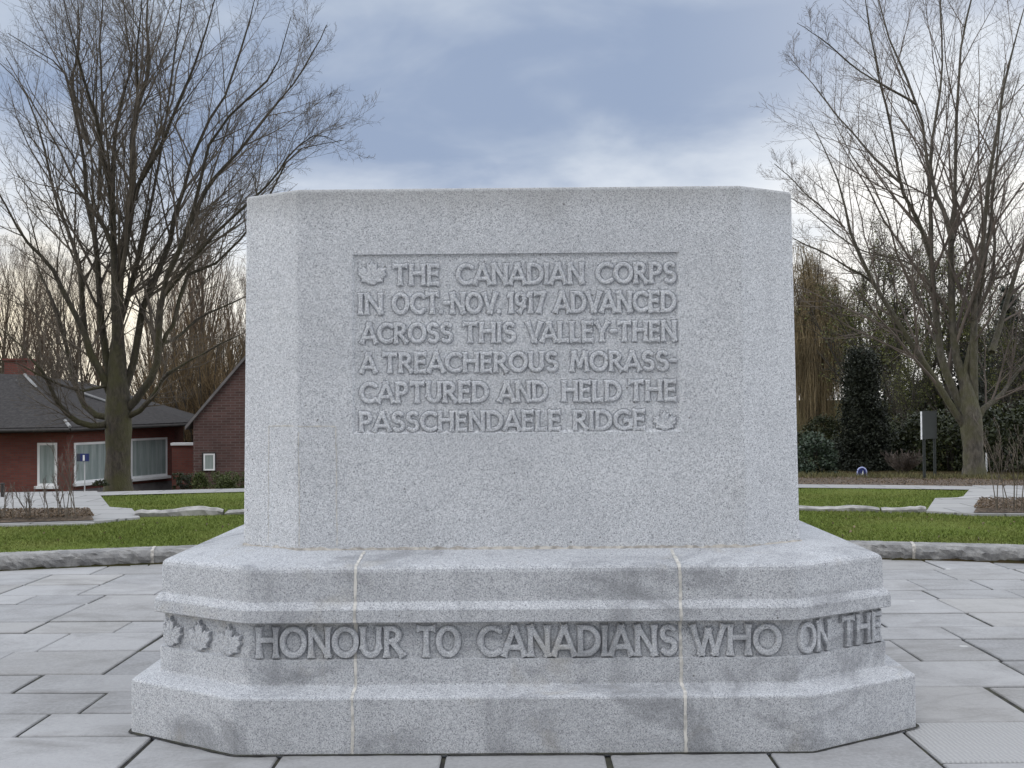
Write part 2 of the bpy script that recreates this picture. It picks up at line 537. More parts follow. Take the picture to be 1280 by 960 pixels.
def rooftile_fn(N, b, co):
    n = N.noise(co, 2.0, 5, 0.65); n2 = N.noise(co, 9, 4, 0.7)
    wv = N.n('ShaderNodeTexWave', wave_type='BANDS', bands_direction='Z'); N.put(wv.inputs['Vector'], co); wv.inputs['Scale'].default_value = 2.6
    wv.inputs['Distortion'].default_value = 1.0; wv.inputs['Detail'].default_value = 3
    c = N.mix(N.smap(n2, 0.3, 0.7), (0.026, 0.024, 0.024), (0.056, 0.052, 0.050))
    c = N.mix(N.math('MULTIPLY', wv.outputs['Fac'], 0.35), c, (0.035, 0.034, 0.035))
    c = N.mix(N.smap(n, 0.68, 0.74, 0, 0.7), c, (0.28, 0.27, 0.23))
    N.put(b.inputs['Base Color'], c); b.inputs['Roughness'].default_value = 0.9; b.inputs['Specular IOR Level'].default_value = 0.15


M_roof = material('grey_roof_tiles', rooftile_fn)
M_ridge = simple('pale_ridge_tiles', (0.22, 0.22, 0.22), 0.8, 0.2, 3)
M_white = simple('white_paint', (0.72, 0.72, 0.72), 0.5, 0.06, 3)
M_darkslot = simple('dark_timber', (0.025, 0.022, 0.02), 0.8, 0.3, 5)
M_concrete = simple('grey_plinth', (0.14, 0.13, 0.13), 0.9, 0.2, 3)


def curtain_fn(N, b, co):
    sp = N.n('ShaderNodeSeparateXYZ'); N.put(sp.inputs[0], co)
    u = N.math('ADD', sp.outputs[0], N.math('MULTIPLY', sp.outputs[1], 0.7))
    cb = N.n('ShaderNodeCombineXYZ'); N.put(cb.inputs[0], u); N.put(cb.inputs[2], N.math('MULTIPLY', sp.outputs[2], 0.08))
    n = N.noise(cb.outputs[0], 6.0, 4, 0.7)
    N.put(b.inputs['Base Color'], N.mix(N.smap(n, 0.3, 0.7), (0.19, 0.23, 0.225), (0.33, 0.37, 0.355)))
    b.inputs['Roughness'].default_value = 0.25; b.inputs['Specular IOR Level'].default_value = 0.5


M_pane = material('curtained_pane', curtain_fn)
M_blue = simple('blue_enamel', (0.012, 0.022, 0.12), 0.4, 0.1, 3)
M_navy = simple('dark_slate_enamel', (0.035, 0.04, 0.06), 0.45, 0.1, 3)
M_paleblue = simple('pale_blue_plastic', (0.40, 0.44, 0.72), 0.4, 0.1, 6)
M_alu = simple('aluminium', (0.50, 0.52, 0.56), 0.45, 0.05, 3, 0.3)
M_green_metal = simple('dark_green_metal', (0.014, 0.018, 0.017), 0.75, 0.2, 4)
M_greypole = simple('galvanised_pole', (0.40, 0.41, 0.42), 0.5, 0.1, 5)

def in_poly(x, y, P):
    ins = np.zeros(len(x), bool); n = len(P)
    for i in range(n):
        x0, y0 = P[i][0], P[i][1]; x1, y1 = P[(i + 1) % n][0], P[(i + 1) % n][1]
        c = ((y0 > y) != (y1 > y)) & (x < (x1 - x0) * (y - y0) / (y1 - y0 + 1e-12) + x0)
        ins ^= c
    return ins


# ------------------------------------------------------------------ ground, paving, lawns, paths
PC = np.array((0.0, -4.34))          # centre of the round forecourt
R_KERB, KERB_W, KERB_H = 16.0, 0.30, 0.145
R2 = 19.12                            # second, rough stone edging
R3, R4 = 22.75, 23.50                 # outer ring path
def zlawn(r):
    return 0.135 + 0.035 * np.clip((r - 16.3) / 2.8, 0, 1) + 0.008 * np.clip((r - 19.2) / 1.0, 0, 1)


def terrain(x, y):
    """height of the rough ground outside the ring path"""
    r = np.hypot(x - PC[0], y - PC[1])
    out = np.clip((r - 25.5) / 9.0, 0, 1)
    fall = out * out * (3 - 2 * out)
    side = np.clip((-x + 6.0) / 9.0, 0, 1)          # falls away on the left, where the houses stand lower
    front = np.clip(y / 10.0, 0, 1)
    return np.where(r < 25.5, np.where(r < 16.1, -0.06, zlawn(r) - 0.03 - np.clip(r - 23.5, 0, 2.0) * 0.17 * np.clip((2.0 - x) / 3.0, 0, 1) * front), 0.16 - fall * side * front * 1.9 - np.clip((2.0 - x) / 3.0, 0, 1) * front * 0.36)


def polar_sheet(name, r0, r1, zf, mat, a0=-180, a1=180, na=360, nr=8, kind='structure'):
    aa = np.radians(np.linspace(a0, a1, na + 1)); rr = np.linspace(r0, r1, nr + 1)
    A, RR = np.meshgrid(aa, rr)
    X = PC[0] + RR * np.sin(A); Y = PC[1] + RR * np.cos(A); Z = zf(RR, X, Y)
    V = np.stack([X, Y, Z], -1).reshape(-1, 3)
    i = np.arange(nr)[:, None] * (na + 1) + np.arange(na)[None, :]
    Q = np.stack([i, i + 1, i + na + 2, i + na + 1], -1).reshape(-1, 4)[:, ::-1]
    o = mesh_np(name, V, quads=Q, mats=[mat], kind=kind, smooth=True)
    return o


def build_ground():
    rr = np.concatenate([[0.01, 8, 15.9, 16.12], np.linspace(16.3, 60, 70), np.geomspace(64, 3000, 26)])
    aa = np.radians(np.linspace(-180, 180, 181))
    A, RR = np.meshgrid(aa, rr)
    X = PC[0] + RR * np.sin(A); Y = PC[1] + RR * np.cos(A); Z = terrain(X, Y)
    Z = Z + np.where(RR > 27, 0.05 * np.sin(X * 0.9) * np.sin(Y * 0.7), 0)
    V = np.stack([X, Y, Z], -1).reshape(-1, 3); na, nr = 180, len(rr) - 1
    i = np.arange(nr)[:, None] * (na + 1) + np.arange(na)[None, :]
    Q = np.stack([i, i + 1, i + na + 2, i + na + 1], -1).reshape(-1, 4)[:, ::-1]
    mesh_np('ground', V, quads=Q, mats=[M_ground], kind='structure', smooth=True)


build_ground()
polar_sheet('inner_lawn', R_KERB + KERB_W - 0.02, R2, lambda r, x, y: zlawn(r) + 0.012 * np.sin(x * 1.7) * np.sin(y * 2.1), M_turf, nr=10)
polar_sheet('outer_lawn', R2 + 0.22, R3, lambda r, x, y: zlawn(r) + 0.012 * np.sin(x * 1.3 + 1) * np.sin(y * 1.9), M_turf, nr=10)
polar_sheet('ring_path', R3, R4, lambda r, x, y: zlawn(r) + 0.016 + 0 * x, M_path, nr=2)


def soil_z(r, x, y):
    left = np.clip((2.0 - x) / 3.0, 0, 1)
    return 0.185 + 0.03 * np.sin(np.clip((r - R4) / 2.0, 0, 1) * math.pi) * (1 - left) - left * 0.13 * (r - R4) + 0.010 * np.sin(x * 5.1) * np.sin(y * 4.3)


polar_sheet('outer_bed', R4, 25.6, soil_z, M_soil, -60, 60, 420, 8)


# forecourt paving: real slabs with open joints, laid in courses
def build_paving():
    V, F, MI = [], [], []
    def slab(x0, x1, y0, y1, mi, rs):
        g = rs.choice((0.004, 0.007, 0.010, 0.014, 0.017)); h = rs.uniform(-0.003, 0.003); b = 0.006
        gx0, gx1 = rs.choice((0.006, 0.010, 0.015)), rs.choice((0.006, 0.010, 0.015))
        a, c, d, e = x0 + gx0, x1 - gx1, y0 + g, y1 - g
        j = lambda: rs.uniform(-0.005, 0.005)
        q = [(a + j(), d + j()), (c + j(), d + j()), (c + j(), e + j()), (a + j(), e + j())]
        cx, cy = (a + c) / 2, (d + e) / 2
        o = len(V)
        tz = [h + rs.uniform(-0.0015, 0.0015) for _ in q]
        for k, (x, y) in enumerate(q): V.append((x, y, -0.05))
        for k, (x, y) in enumerate(q): V.append((x, y, tz[k] - b))
        for k, (x, y) in enumerate(q): V.append((x + math.copysign(b, cx - x), y + math.copysign(b, cy - y), tz[k]))
        for k in range(4):
            l = (k + 1) % 4
            F.append((o + k, o + l, o + 4 + l, o + 4 + k)); F.append((o + 4 + k, o + 4 + l, o + 8 + l, o + 8 + k)); MI.extend((mi, mi))
        F.append((o + 8, o + 9, o + 10, o + 11)); MI.append(mi)
    rs = random.Random(5)
    fixedL = [5.42, 5.83, 6.26, 6.67, 7.30, 7.89, 8.30, 9.03, 9.45, 10.0, 10.6, 11.15, 11.75]
    fixedR = [5.59, 6.27, 6.87, 7.49, 7.90, 8.40, 9.0, 9.42, 9.95, 10.55, 11.2, 11.75]
    jl = {5.42: [-3.6, -2.45], 6.26: [-2.85, -3.7], 6.67: [-2.50, -3.3], 7.30: [-2.5, -3.17, -4.0], 7.89: [-3.51, -2.3], 8.30: [-3.51, -2.55], 9.03: [-3.51, -4.5],
          9.45: [-3.1, -3.75], 10.0: [-3.75, -4.45], 10.6: [-4.1, -3.3]}
    jr = {5.59: [2.57, 3.6], 6.27: [2.9, 2.1], 6.87: [2.93, 3.8], 7.49: [2.93, 2.3], 7.90: [3.31, 4.2], 8.40: [3.31, 2.6], 9.0: [4.03, 2.8], 9.42: [3.4, 4.4],
          10.55: [3.97, 2.9], 9.95: [3.0, 4.6]}
    def row(y0, y1, xa, xb, fixed):
        """fill from xa to xb with slabs; fixed joints kept"""
        lim = math.sqrt(max(0, (R_KERB + 0.22) ** 2 - (min(abs(y0 - PC[1]), abs(y1 - PC[1]))) ** 2))
        xa, xb = max(xa, -lim), min(xb, lim)
        if xb - xa < 0.15: return
        xs = [x for x in fixed if xa + 0.3 < x < xb - 0.3] + [xa, xb]
        xs.sort()
        cuts = [xs[0]]
        for a, b in zip(xs[:-1], xs[1:]):
            n = max(1, round((b - a) / rs.choice((0.6, 0.75, 0.9, 1.05))))
            w = [rs.uniform(0.75, 1.25) for _ in range(n)]; s = sum(w); p = a
            for k in range(n): p += (b - a) * w[k] / s; cuts.append(p)
        for a, b in zip(cuts[:-1], cuts[1:]):
            slab(a, b, y0, y1, 0, rs)
    # front course under the photographer's eye line, joints as seen
    row(4.80, 5.42, -9, 1.83, [-4.1, -3.3, -2.55, -1.78, -1.10, -0.353, 0.383, 1.118])
    slab(1.83, 2.72, 4.97, 5.59, 1, rs); row(4.97, 5.59, 2.72, 9, [])
    row(4.20, 4.80, -9, 1.83, []); row(4.30, 4.97, 1.83, 9, [])
    for a, b in zip(fixedL[:-1], fixedL[1:]): row(a, b, -9, 0.0 if a > 5.5 else 1.83, jl.get(a, []))
    for a, b in zip(fixedR[:-1], fixedR[1:]): row(a, b, 1.83 if a < 5.6 else 0.0, 9, jr.get(a, []))
    row(5.83, 5.84, 0, 0.01, [])
    y = 4.20
    while y > -14:
        d = rs.choice((0.42, 0.6, 0.6, 0.7))
        row(y - d, y, -15, 1.83, []); row(y - d + (0.1 if y > 4.1 else 0.1), y + 0.1, 1.83, 15, [])
        y -= d
    mesh_np('paving', V, polys=F, mats=[M_slab, M_tooled], kind='structure', mat_idx=MI)
    aa = np.radians(np.linspace(0, 360, 121))[:-1]
    P = [(PC[0] + 16.05 * math.sin(a), PC[1] + 16.05 * math.cos(a), -0.010) for a in aa]
    mesh_np('paving_bed', P[::-1], polys=[tuple(range(len(P)))], mats=[M_joint], kind='structure')


build_paving()


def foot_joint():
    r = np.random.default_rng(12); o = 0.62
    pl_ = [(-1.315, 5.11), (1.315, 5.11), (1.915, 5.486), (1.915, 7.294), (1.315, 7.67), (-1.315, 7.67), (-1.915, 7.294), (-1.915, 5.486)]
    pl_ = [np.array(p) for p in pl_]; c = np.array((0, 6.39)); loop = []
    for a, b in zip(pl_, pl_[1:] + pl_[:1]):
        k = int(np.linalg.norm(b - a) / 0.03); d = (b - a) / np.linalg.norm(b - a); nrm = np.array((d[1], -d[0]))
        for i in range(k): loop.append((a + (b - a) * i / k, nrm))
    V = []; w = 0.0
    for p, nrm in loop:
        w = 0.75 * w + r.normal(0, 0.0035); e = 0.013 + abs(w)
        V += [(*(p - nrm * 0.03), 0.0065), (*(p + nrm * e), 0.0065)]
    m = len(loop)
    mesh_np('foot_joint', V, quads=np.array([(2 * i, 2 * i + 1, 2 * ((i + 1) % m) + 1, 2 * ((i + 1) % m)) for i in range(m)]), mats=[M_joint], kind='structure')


foot_joint()


def fbm1(x, seed):
    r = np.random.default_rng(seed); s = 0
    for k in range(5):
        f = 1.7 * 2 ** k; s = s + np.sin(x * f + r.uniform(0, 7)) * np.sin(x * f * 0.61 + r.uniform(0, 7)) / (1.5 ** k)
    return s


def build_kerb():
    """rock-faced kerb of long stones round the forecourt, with pale mortar between them"""
    V, Q, MI = [], [], []
    r = np.random.default_rng(3)
    angs = []
    # joints seen: left at x=-3.78, right at x=3.94
    a = math.degrees(math.asin(-3.70 / R_KERB)); b_ = math.degrees(math.asin(3.90 / R_KERB))
    angs = [a - 9.6 * k for k in range(14, 0, -1)] + [a, (a + b_) / 2 - 4.6, (a + b_) / 2 + 5.2, b_] + [b_ + 9.4 * k for k in range(1, 14)]
    prof = [(0.01, -0.05), (0.0, 0.02), (-0.012, 0.05), (-0.018, 0.085), (-0.008, 0.115), (0.012, 0.138), (0.03, KERB_H), (0.16, KERB_H + 0.003), (KERB_W, KERB_H), (KERB_W, 0.02)]
    npf = len(prof)
    for i in range(len(angs) - 1):
        a0, a1 = R(angs[i]), R(angs[i + 1]); gap = 0.010 / R_KERB
        a0 += gap; a1 -= gap
        ns = 60 if -40 < angs[i] < 35 else 10
        base = len(V)
        for s in range(ns + 1):
            an = a0 + (a1 - a0) * s / ns
            endf = min(1, min(s, ns - s) / 2.0)
            for k, (dr, z) in enumerate(prof):
                rough = 1 if 0 < k < 6 else 0.12
                j = r.normal(0, 0.007) * rough + 0.008 * rough * (math.sin(an * 53 + i * 2.1) * math.sin(an * 117 + i) + 0.7 * math.sin(an * 211 + 2.4 * k * k + i))
                rr = R_KERB + dr + j * (0.3 + 0.7 * endf)
                zz = z + (r.normal(0, 0.004) * (1 if 0 < k < 7 else 0.3))
                V.append((PC[0] + rr * math.sin(an), PC[1] + rr * math.cos(an), zz))
        for s in range(ns):
            for k in range(npf - 1):
                q = base + s * npf + k
                Q.append((q, q + 1, q + npf + 1, q + npf)[::-1]); MI.append(0)
        # mortar joint at the end of the stone
        am = R(angs[i + 1]); m0 = len(V)
        for da in (-0.016 / R_KERB, 0.016 / R_KERB):
            for (dr, z) in prof:
                V.append((PC[0] + (R_KERB + dr - 0.004) * math.sin(am + da), PC[1] + (R_KERB + dr - 0.004) * math.cos(am + da), z + 0.003))
        for k in range(npf - 1):
            Q.append((m0 + k, m0 + k + 1, m0 + npf + k + 1, m0 + npf + k)[::-1]); MI.append(1)
    mesh_np('kerb', V, quads=np.array(Q), mats=[M_rock, M_mortar_old], kind='structure', mat_idx=MI)


build_kerb()


def build_edging():
    """rough stone edging between the two lawns: jagged tops of different stones"""
    V, Q = [], []
    r = np.random.default_rng(8)
    ang = -100.0
    prof = [(0.0, 0.0), (-0.01, 0.75), (0.03, 1.0), (0.12, 1.03), (0.21, 0.95), (0.24, 0.0)]
    npf = len(prof)
    while ang < 100:
        w = r.uniform(1.6, 3.4); a0, a1 = R(ang + 0.03), R(ang + w - 0.03); ns = 14
        hb = r.uniform(0.075, 0.095) if r.random() < 0.72 else r.uniform(0.11, 0.135)
        ph = r.uniform(0, 9); base = len(V)
        for s in range(ns + 1):
            an = a0 + (a1 - a0) * s / ns
            h = hb * (0.92 + 0.10 * math.sin(s * 0.55 + ph) + 0.05 * r.normal())
            e = min(1, 0.8 + min(s, ns - s) * 0.2)
            for dr, z in prof:
                rr = R2 - 0.01 + dr + r.normal(0, 0.008) + 0.02 * math.sin(s * 0.4 + ph)
                V.append((PC[0] + rr * math.sin(an), PC[1] + rr * math.cos(an), 0.15 + z * h * e))
        for s in range(ns):
            am = a0 + (a1 - a0) * (s + 0.5) / ns
            mx, my = np.array([PC[0] + (R2 + 0.1) * math.sin(am)]), np.array([PC[1] + (R2 + 0.1) * math.cos(am)])
            if in_poly(mx, my, left_path)[0] or in_poly(mx, my, right_path)[0]: continue
            for k in range(npf - 1):
                q = base + s * npf + k
                Q.append((q, q + 1, q + npf + 1, q + npf)[::-1])
        ang += w
    mesh_np('stone_edging', V, quads=np.array(Q), mats=[M_edging], kind='structure')



# the two stepped paths that leave the ring left and right (their outline measured on the ground plane)
def ground_poly(pts, Z):
    return [at_z(px, py, Z) for px, py in pts]


def sheet(name, pts, mat, thick, kind='structure'):
    n = len(pts)
    V = [tuple(p) for p in pts] + [(p[0], p[1], p[2] - thick) for p in pts]
    F = [tuple(range(n))] + [tuple(range(2 * n - 1, n - 1, -1))] + [(i, i + n, (i + 1) % n + n, (i + 1) % n) for i in range(n)]
    o = mesh_np(name, V, polys=F, mats=[mat], kind=kind)
    return o


left_path = ground_poly([(-70, 616.6), (121, 613.6), (137, 633.5), (165, 635.5), (175, 646.5), (118, 651.5), (-70, 657)], 0.202)
right_path = ground_poly([(1350, 606.6), (1216, 606.6), (1203, 621.5), (1169, 622.5), (1158, 638.5), (1218, 642), (1350, 643)], 0.202)
sheet('path', left_path, M_path, 0.12)
sheet('path', right_path, M_path, 0.12)
build_edging()
# a low step across the right path
st = ground_poly([(1190, 623), (1236, 621), (1238, 619), (1203, 620.5)], 0.210)
sheet('path_step', st, M_pathstone, 0.05)


def bed(name, pts, Z, seed):
    """raised planting bed: soil mound with an uneven surface"""
    P = [np.array(p) for p in ground_poly(pts, Z)]
    r = np.random.default_rng(seed); nu, nv = 60, 16
    V = []
    for j in range(nv + 1):
        for i in range(nu + 1):
            u, v = i / nu, j / nv
            p = (P[0] * (1 - u) + P[1] * u) * (1 - v) + (P[3] * (1 - u) + P[2] * u) * v
            e = min(1, min(u, 1 - u) * 16, min(v, 1 - v) * 5)
            V.append((p[0], p[1], Z + 0.005 + max(0.0, 0.055 * e + r.normal(0, 0.010) * e)))
    o = len(V)
    i = np.arange(nv)[:, None] * (nu + 1) + np.arange(nu)[None, :]
    Q = np.stack([i, i + 1, i + nu + 2, i + nu + 1], -1).reshape(-1, 4)
    mesh_np(name, V, quads=Q, mats=[M_soil], kind='structure')
    return P


LB = bed('planting_bed', [(-70, 655.5), (117.5, 650.5), (111.5, 640.5), (-70, 642)], 0.205, 1)
RB = bed('planting_bed', [(1217, 641), (1350, 641.5), (1350, 628.5), (1225, 627)], 0.205, 2)
# pale stone lip in front of the left bed
sheet('bed_edge', ground_poly([(-70, 658.4), (118, 653.4), (118, 651.6), (-70, 656.6)], 0.190), M_pathstone, 0.04)


# grass blades on both lawns
def blades(name, r0, r1, n, a0, a1, seed, hmin=0.014, hmax=0.036):
    r = np.random.default_rng(seed)
    a = np.radians(r.uniform(a0, a1, n)); rr = np.sqrt(r.uniform(r0 ** 2, r1 ** 2, n))
    x = PC[0] + rr * np.sin(a); y = PC[1] + rr * np.cos(a)
    keep = ~(in_poly(x, y, left_path) | in_poly(x, y, right_path))
    x, y, rr = x[keep], y[keep], rr[keep]; n = len(x)
    h = r.uniform(hmin, hmax, n); w = r.uniform(0.004, 0.009, n); th = r.uniform(0, 2 * np.pi, n)
    lean = r.normal(0, 0.5, (n, 2)) * h[:, None]
    z = zlawn(rr) - 0.004
    V = np.zeros((n, 3, 3))
    V[:, 0] = np.stack([x - w * np.cos(th), y - w * np.sin(th), z], -1)
    V[:, 1] = np.stack([x + w * np.cos(th), y + w * np.sin(th), z], -1)
    V[:, 2] = np.stack([x + lean[:, 0], y + lean[:, 1], z + h], -1)
    T = np.arange(n * 3).reshape(-1, 3)
    o = mesh_np(name, V.reshape(-1, 3), tris=T, mats=[M_blade], kind='stuff')
    o['label'] = 'short mown grass blades of the lawn ring'; o['category'] = 'grass'
    return o


g = blades('lawn_grass', 16.27, 19.14, 150000, -27, 25, 21); g['label'] = 'short green grass of the ring lawn just behind the rough kerb'
g = blades('lawn_grass', 19.34, 22.72, 120000, -27, 25, 22); g['label'] = 'yellower green grass of the farther lawn below the ring path'


# ------------------------------------------------------------------ the memorial
MY = 6.39                             # y of its centre
mem = thing('stone_memorial', 'big grey granite block carved THE CANADIAN CORPS on a stepped octagonal base', 'memorial', (0, MY, 0))


class Oct:
    """elongated octagon in plan, with small fillets on its corners"""
    def __init__(s, hw, c, hd, e): s.hw, s.c, s.hd, s.e = hw, c, hd, e

    def inset(s, o):
        th = math.atan2(s.e, s.c); hw = s.hw - o * math.tan(th / 2)
        c = s.hw + s.c - o - hw
        return Oct(hw, c, s.hd - o, s.e * c / s.c)

    def corners(s):
        w = s.hw + s.c
        return [(-s.hw, -s.hd), (s.hw, -s.hd), (w, -s.hd + s.e), (w, s.hd - s.e), (s.hw, s.hd), (-s.hw, s.hd), (-w, s.hd - s.e), (-w, -s.hd + s.e)]

    def ring(s, z, fil=0.014):
        c = [np.array(p) for p in s.corners()]; out = []
        for i in range(8):
            a, b, d = c[i - 1], c[i], c[(i + 1) % 8]
            u = (a - b) / np.linalg.norm(a - b); v = (d - b) / np.linalg.norm(d - b)
            p0, p2 = b + u * fil, b + v * fil
            for t in (0.0, 0.5, 1.0):
                q = (1 - t) ** 2 * p0 + 2 * t * (1 - t) * b + t * t * p2
                out.append((q[0], q[1] + MY, z))
        return out


BASE = Oct(1.315, 0.60, 1.28, 0.376)


def loft(rings, skip=lambda k, j: False, cap_top=False, cap_bot=False):
    V, F = [], []
    n = len(rings[0])
    for r in rings: V += r
    for k in range(len(rings) - 1):
        for j in range(n):
            if skip(k, j): continue
            l = (j + 1) % n
            F.append((k * n + j, k * n + l, (k + 1) * n + l, (k + 1) * n + j))
    if cap_top: F.append(tuple((len(rings) - 1) * n + j for j in range(n)))
    if cap_bot: F.append(tuple(n - 1 - j for j in range(n)))
    return V, F


# base profile: (z, inset)
Z_P0, Z_P1 = 0.409 - 0.004, 0.577      # lettered band
O_LOW, O_BAND = 0.121, 0.138
prof = [(-0.03, 0.0), (0.0, 0.0), (0.250, 0.0), (0.2575, 0.003), (0.262, 0.010), (0.283, 0.112), (0.287, 0.119), (0.294, O_LOW), (Z_P0, O_LOW)]
prof2 = [(Z_P1, O_LOW), (Z_P1 + 0.002, 0.100), (0.583, 0.096), (0.638, 0.096), (0.646, 0.100), (0.668, 0.122), (0.673, 0.126), (0.680, 0.127), (0.808, 0.130), (0.822, 0.134), (0.832, 0.144), (0.838, 0.158), (0.879, 0.500)]
# flat faces of the octagon after filleting: face between corner i and i+1 is column 3*i+2
FRONT, RCH, LCH = 2, 5, 23
rings = [BASE.inset(o).ring(z) for z, o in prof] + [BASE.inset(O_BAND).ring(Z_P0 + 0.001), BASE.inset(O_BAND).ring(Z_P1 - 0.001)] + [BASE.inset(o).ring(z) for z, o in prof2]
kb = len(prof)
V, F = loft(rings, skip=lambda k, j: kb - 1 <= k <= kb + 1 and j in (FRONT, RCH, LCH), cap_top=True)
base_obj = mesh_np('base', V, polys=F, mats=[M_granite_base], parent=mem)

# ---- lettering: strokes -> distance field -> carved relief
def arc(cx, cy, rx, ry, a0, a1, n=18):
    return [(cx + rx * math.cos(R(a0 + (a1 - a0) * i / n)), cy + ry * math.sin(R(a0 + (a1 - a0) * i / n))) for i in range(n + 1)]


GLYPH = {
    'A': (0.80, [[(0, 0), (0.40, 1)], [(0.40, 1), (0.80, 0)], [(0.14, 0.26), (0.66, 0.26)]]),
    'C': (0.74, [arc(0.46, 0.5, 0.46, 0.5, 48, 312, 26)]),
    'D': (0.70, [[(0, 0), (0, 1)], [(0, 1), (0.20, 1)] , arc(0.20, 0.5, 0.50, 0.5, 90, -90, 22), [(0.20, 0), (0, 0)]]),
    'E': (0.44, [[(0, 0), (0, 1)], [(0, 1), (0.44, 1)], [(0, 0.56), (0.38, 0.56)], [(0, 0), (0.44, 0)]]),
    'G': (0.80, [arc(0.46, 0.5, 0.46, 0.5, 50, 330, 26), [(0.80, 0.06), (0.80, 0.46)], [(0.54, 0.46), (0.86, 0.46)]]),
    'H': (0.66, [[(0, 0), (0, 1)], [(0.66, 0), (0.66, 1)], [(0, 0.58), (0.66, 0.58)]]),
    'I': (0.0, [[(0, 0), (0, 1)]]),
    'L': (0.42, [[(0, 0), (0, 1)], [(0, 0), (0.42, 0)]]),
    'M': (0.84, [[(0, 0), (0.10, 1)], [(0.10, 1), (0.42, 0.25)], [(0.42, 0.25), (0.74, 1)], [(0.74, 1), (0.84, 0)]]),
    'N': (0.66, [[(0, 0), (0, 1)], [(0, 1), (0.66, 0)], [(0.66, 0), (0.66, 1)]]),
    'O': (0.86, [arc(0.43, 0.5, 0.43, 0.5, 0, 360, 34)]),
    'P': (0.48, [[(0, 0), (0, 1)], [(0, 1), (0.22, 1)], arc(0.22, 0.73, 0.26, 0.27, 90, -90, 14), [(0.22, 0.46), (0, 0.46)]]),
    'R': (0.56, [[(0, 0), (0, 1)], [(0, 1), (0.20, 1)], arc(0.20, 0.75, 0.26, 0.25, 90, -90, 14), [(0.20, 0.5), (0, 0.5)], [(0.20, 0.5), (0.58, 0)]]),
    'S': (0.50, [arc(0.25, 0.75, 0.24, 0.25, 40, 270, 18) + arc(0.25, 0.25, 0.25, 0.25, 90, -140, 18)]),
    'T': (0.60, [[(0, 1), (0.60, 1)], [(0.30, 0), (0.30, 1)]]),
    'U': (0.62, [[(0, 1), (0, 0.32)], arc(0.31, 0.32, 0.31, 0.32, 180, 360, 16), [(0.62, 0.32), (0.62, 1)]]),
    'V': (0.72, [[(0, 1), (0.36, 0)], [(0.36, 0), (0.72, 1)]]),
    'W': (1.10, [[(0, 1), (0.30, 0)], [(0.30, 0), (0.55, 0.85)], [(0.55, 0.85), (0.80, 0)], [(0.80, 0), (1.10, 1)]]),
    'Y': (0.64, [[(0, 1), (0.32, 0.48)], [(0.64, 1), (0.32, 0.48)], [(0.32, 0.5), (0.32, 0)]]),
    '1': (0.10, [[(0.08, 0), (0.08, 1)], [(0.08, 1), (-0.05, 0.86)]]),
    '9': (0.50, [arc(0.25, 0.70, 0.25, 0.30, 0, 360, 22), [(0.50, 0.66), (0.44, 0.30)], [(0.44, 0.30), (0.20, 0.0)]]),
    '7': (0.48, [[(0, 1), (0.48, 1)], [(0.48, 1), (0.20, 0)]]),
    '-': (0.24, [[(0, 0.52), (0.24, 0.52)]]),
    '.': (0.0, [[(0, 0.0), (0, 0.03)]]),
}
LEAF = [(0.0, 1.0), (0.10, 0.80), (0.21, 0.86), (0.17, 0.58), (0.34, 0.72), (0.39, 0.63), (0.57, 0.66), (0.50, 0.48), (0.58, 0.40), (0.40, 0.22), (0.44, 0.08),
        (0.22, 0.06), (0.10, -0.04)]
LEAF = LEAF + [(-x, y) for x, y in LEAF[::-1]]
LEAF = [(x, y) for k, (x, y) in enumerate(LEAF) if k == 0 or (x, y) != LEAF[k - 1]]


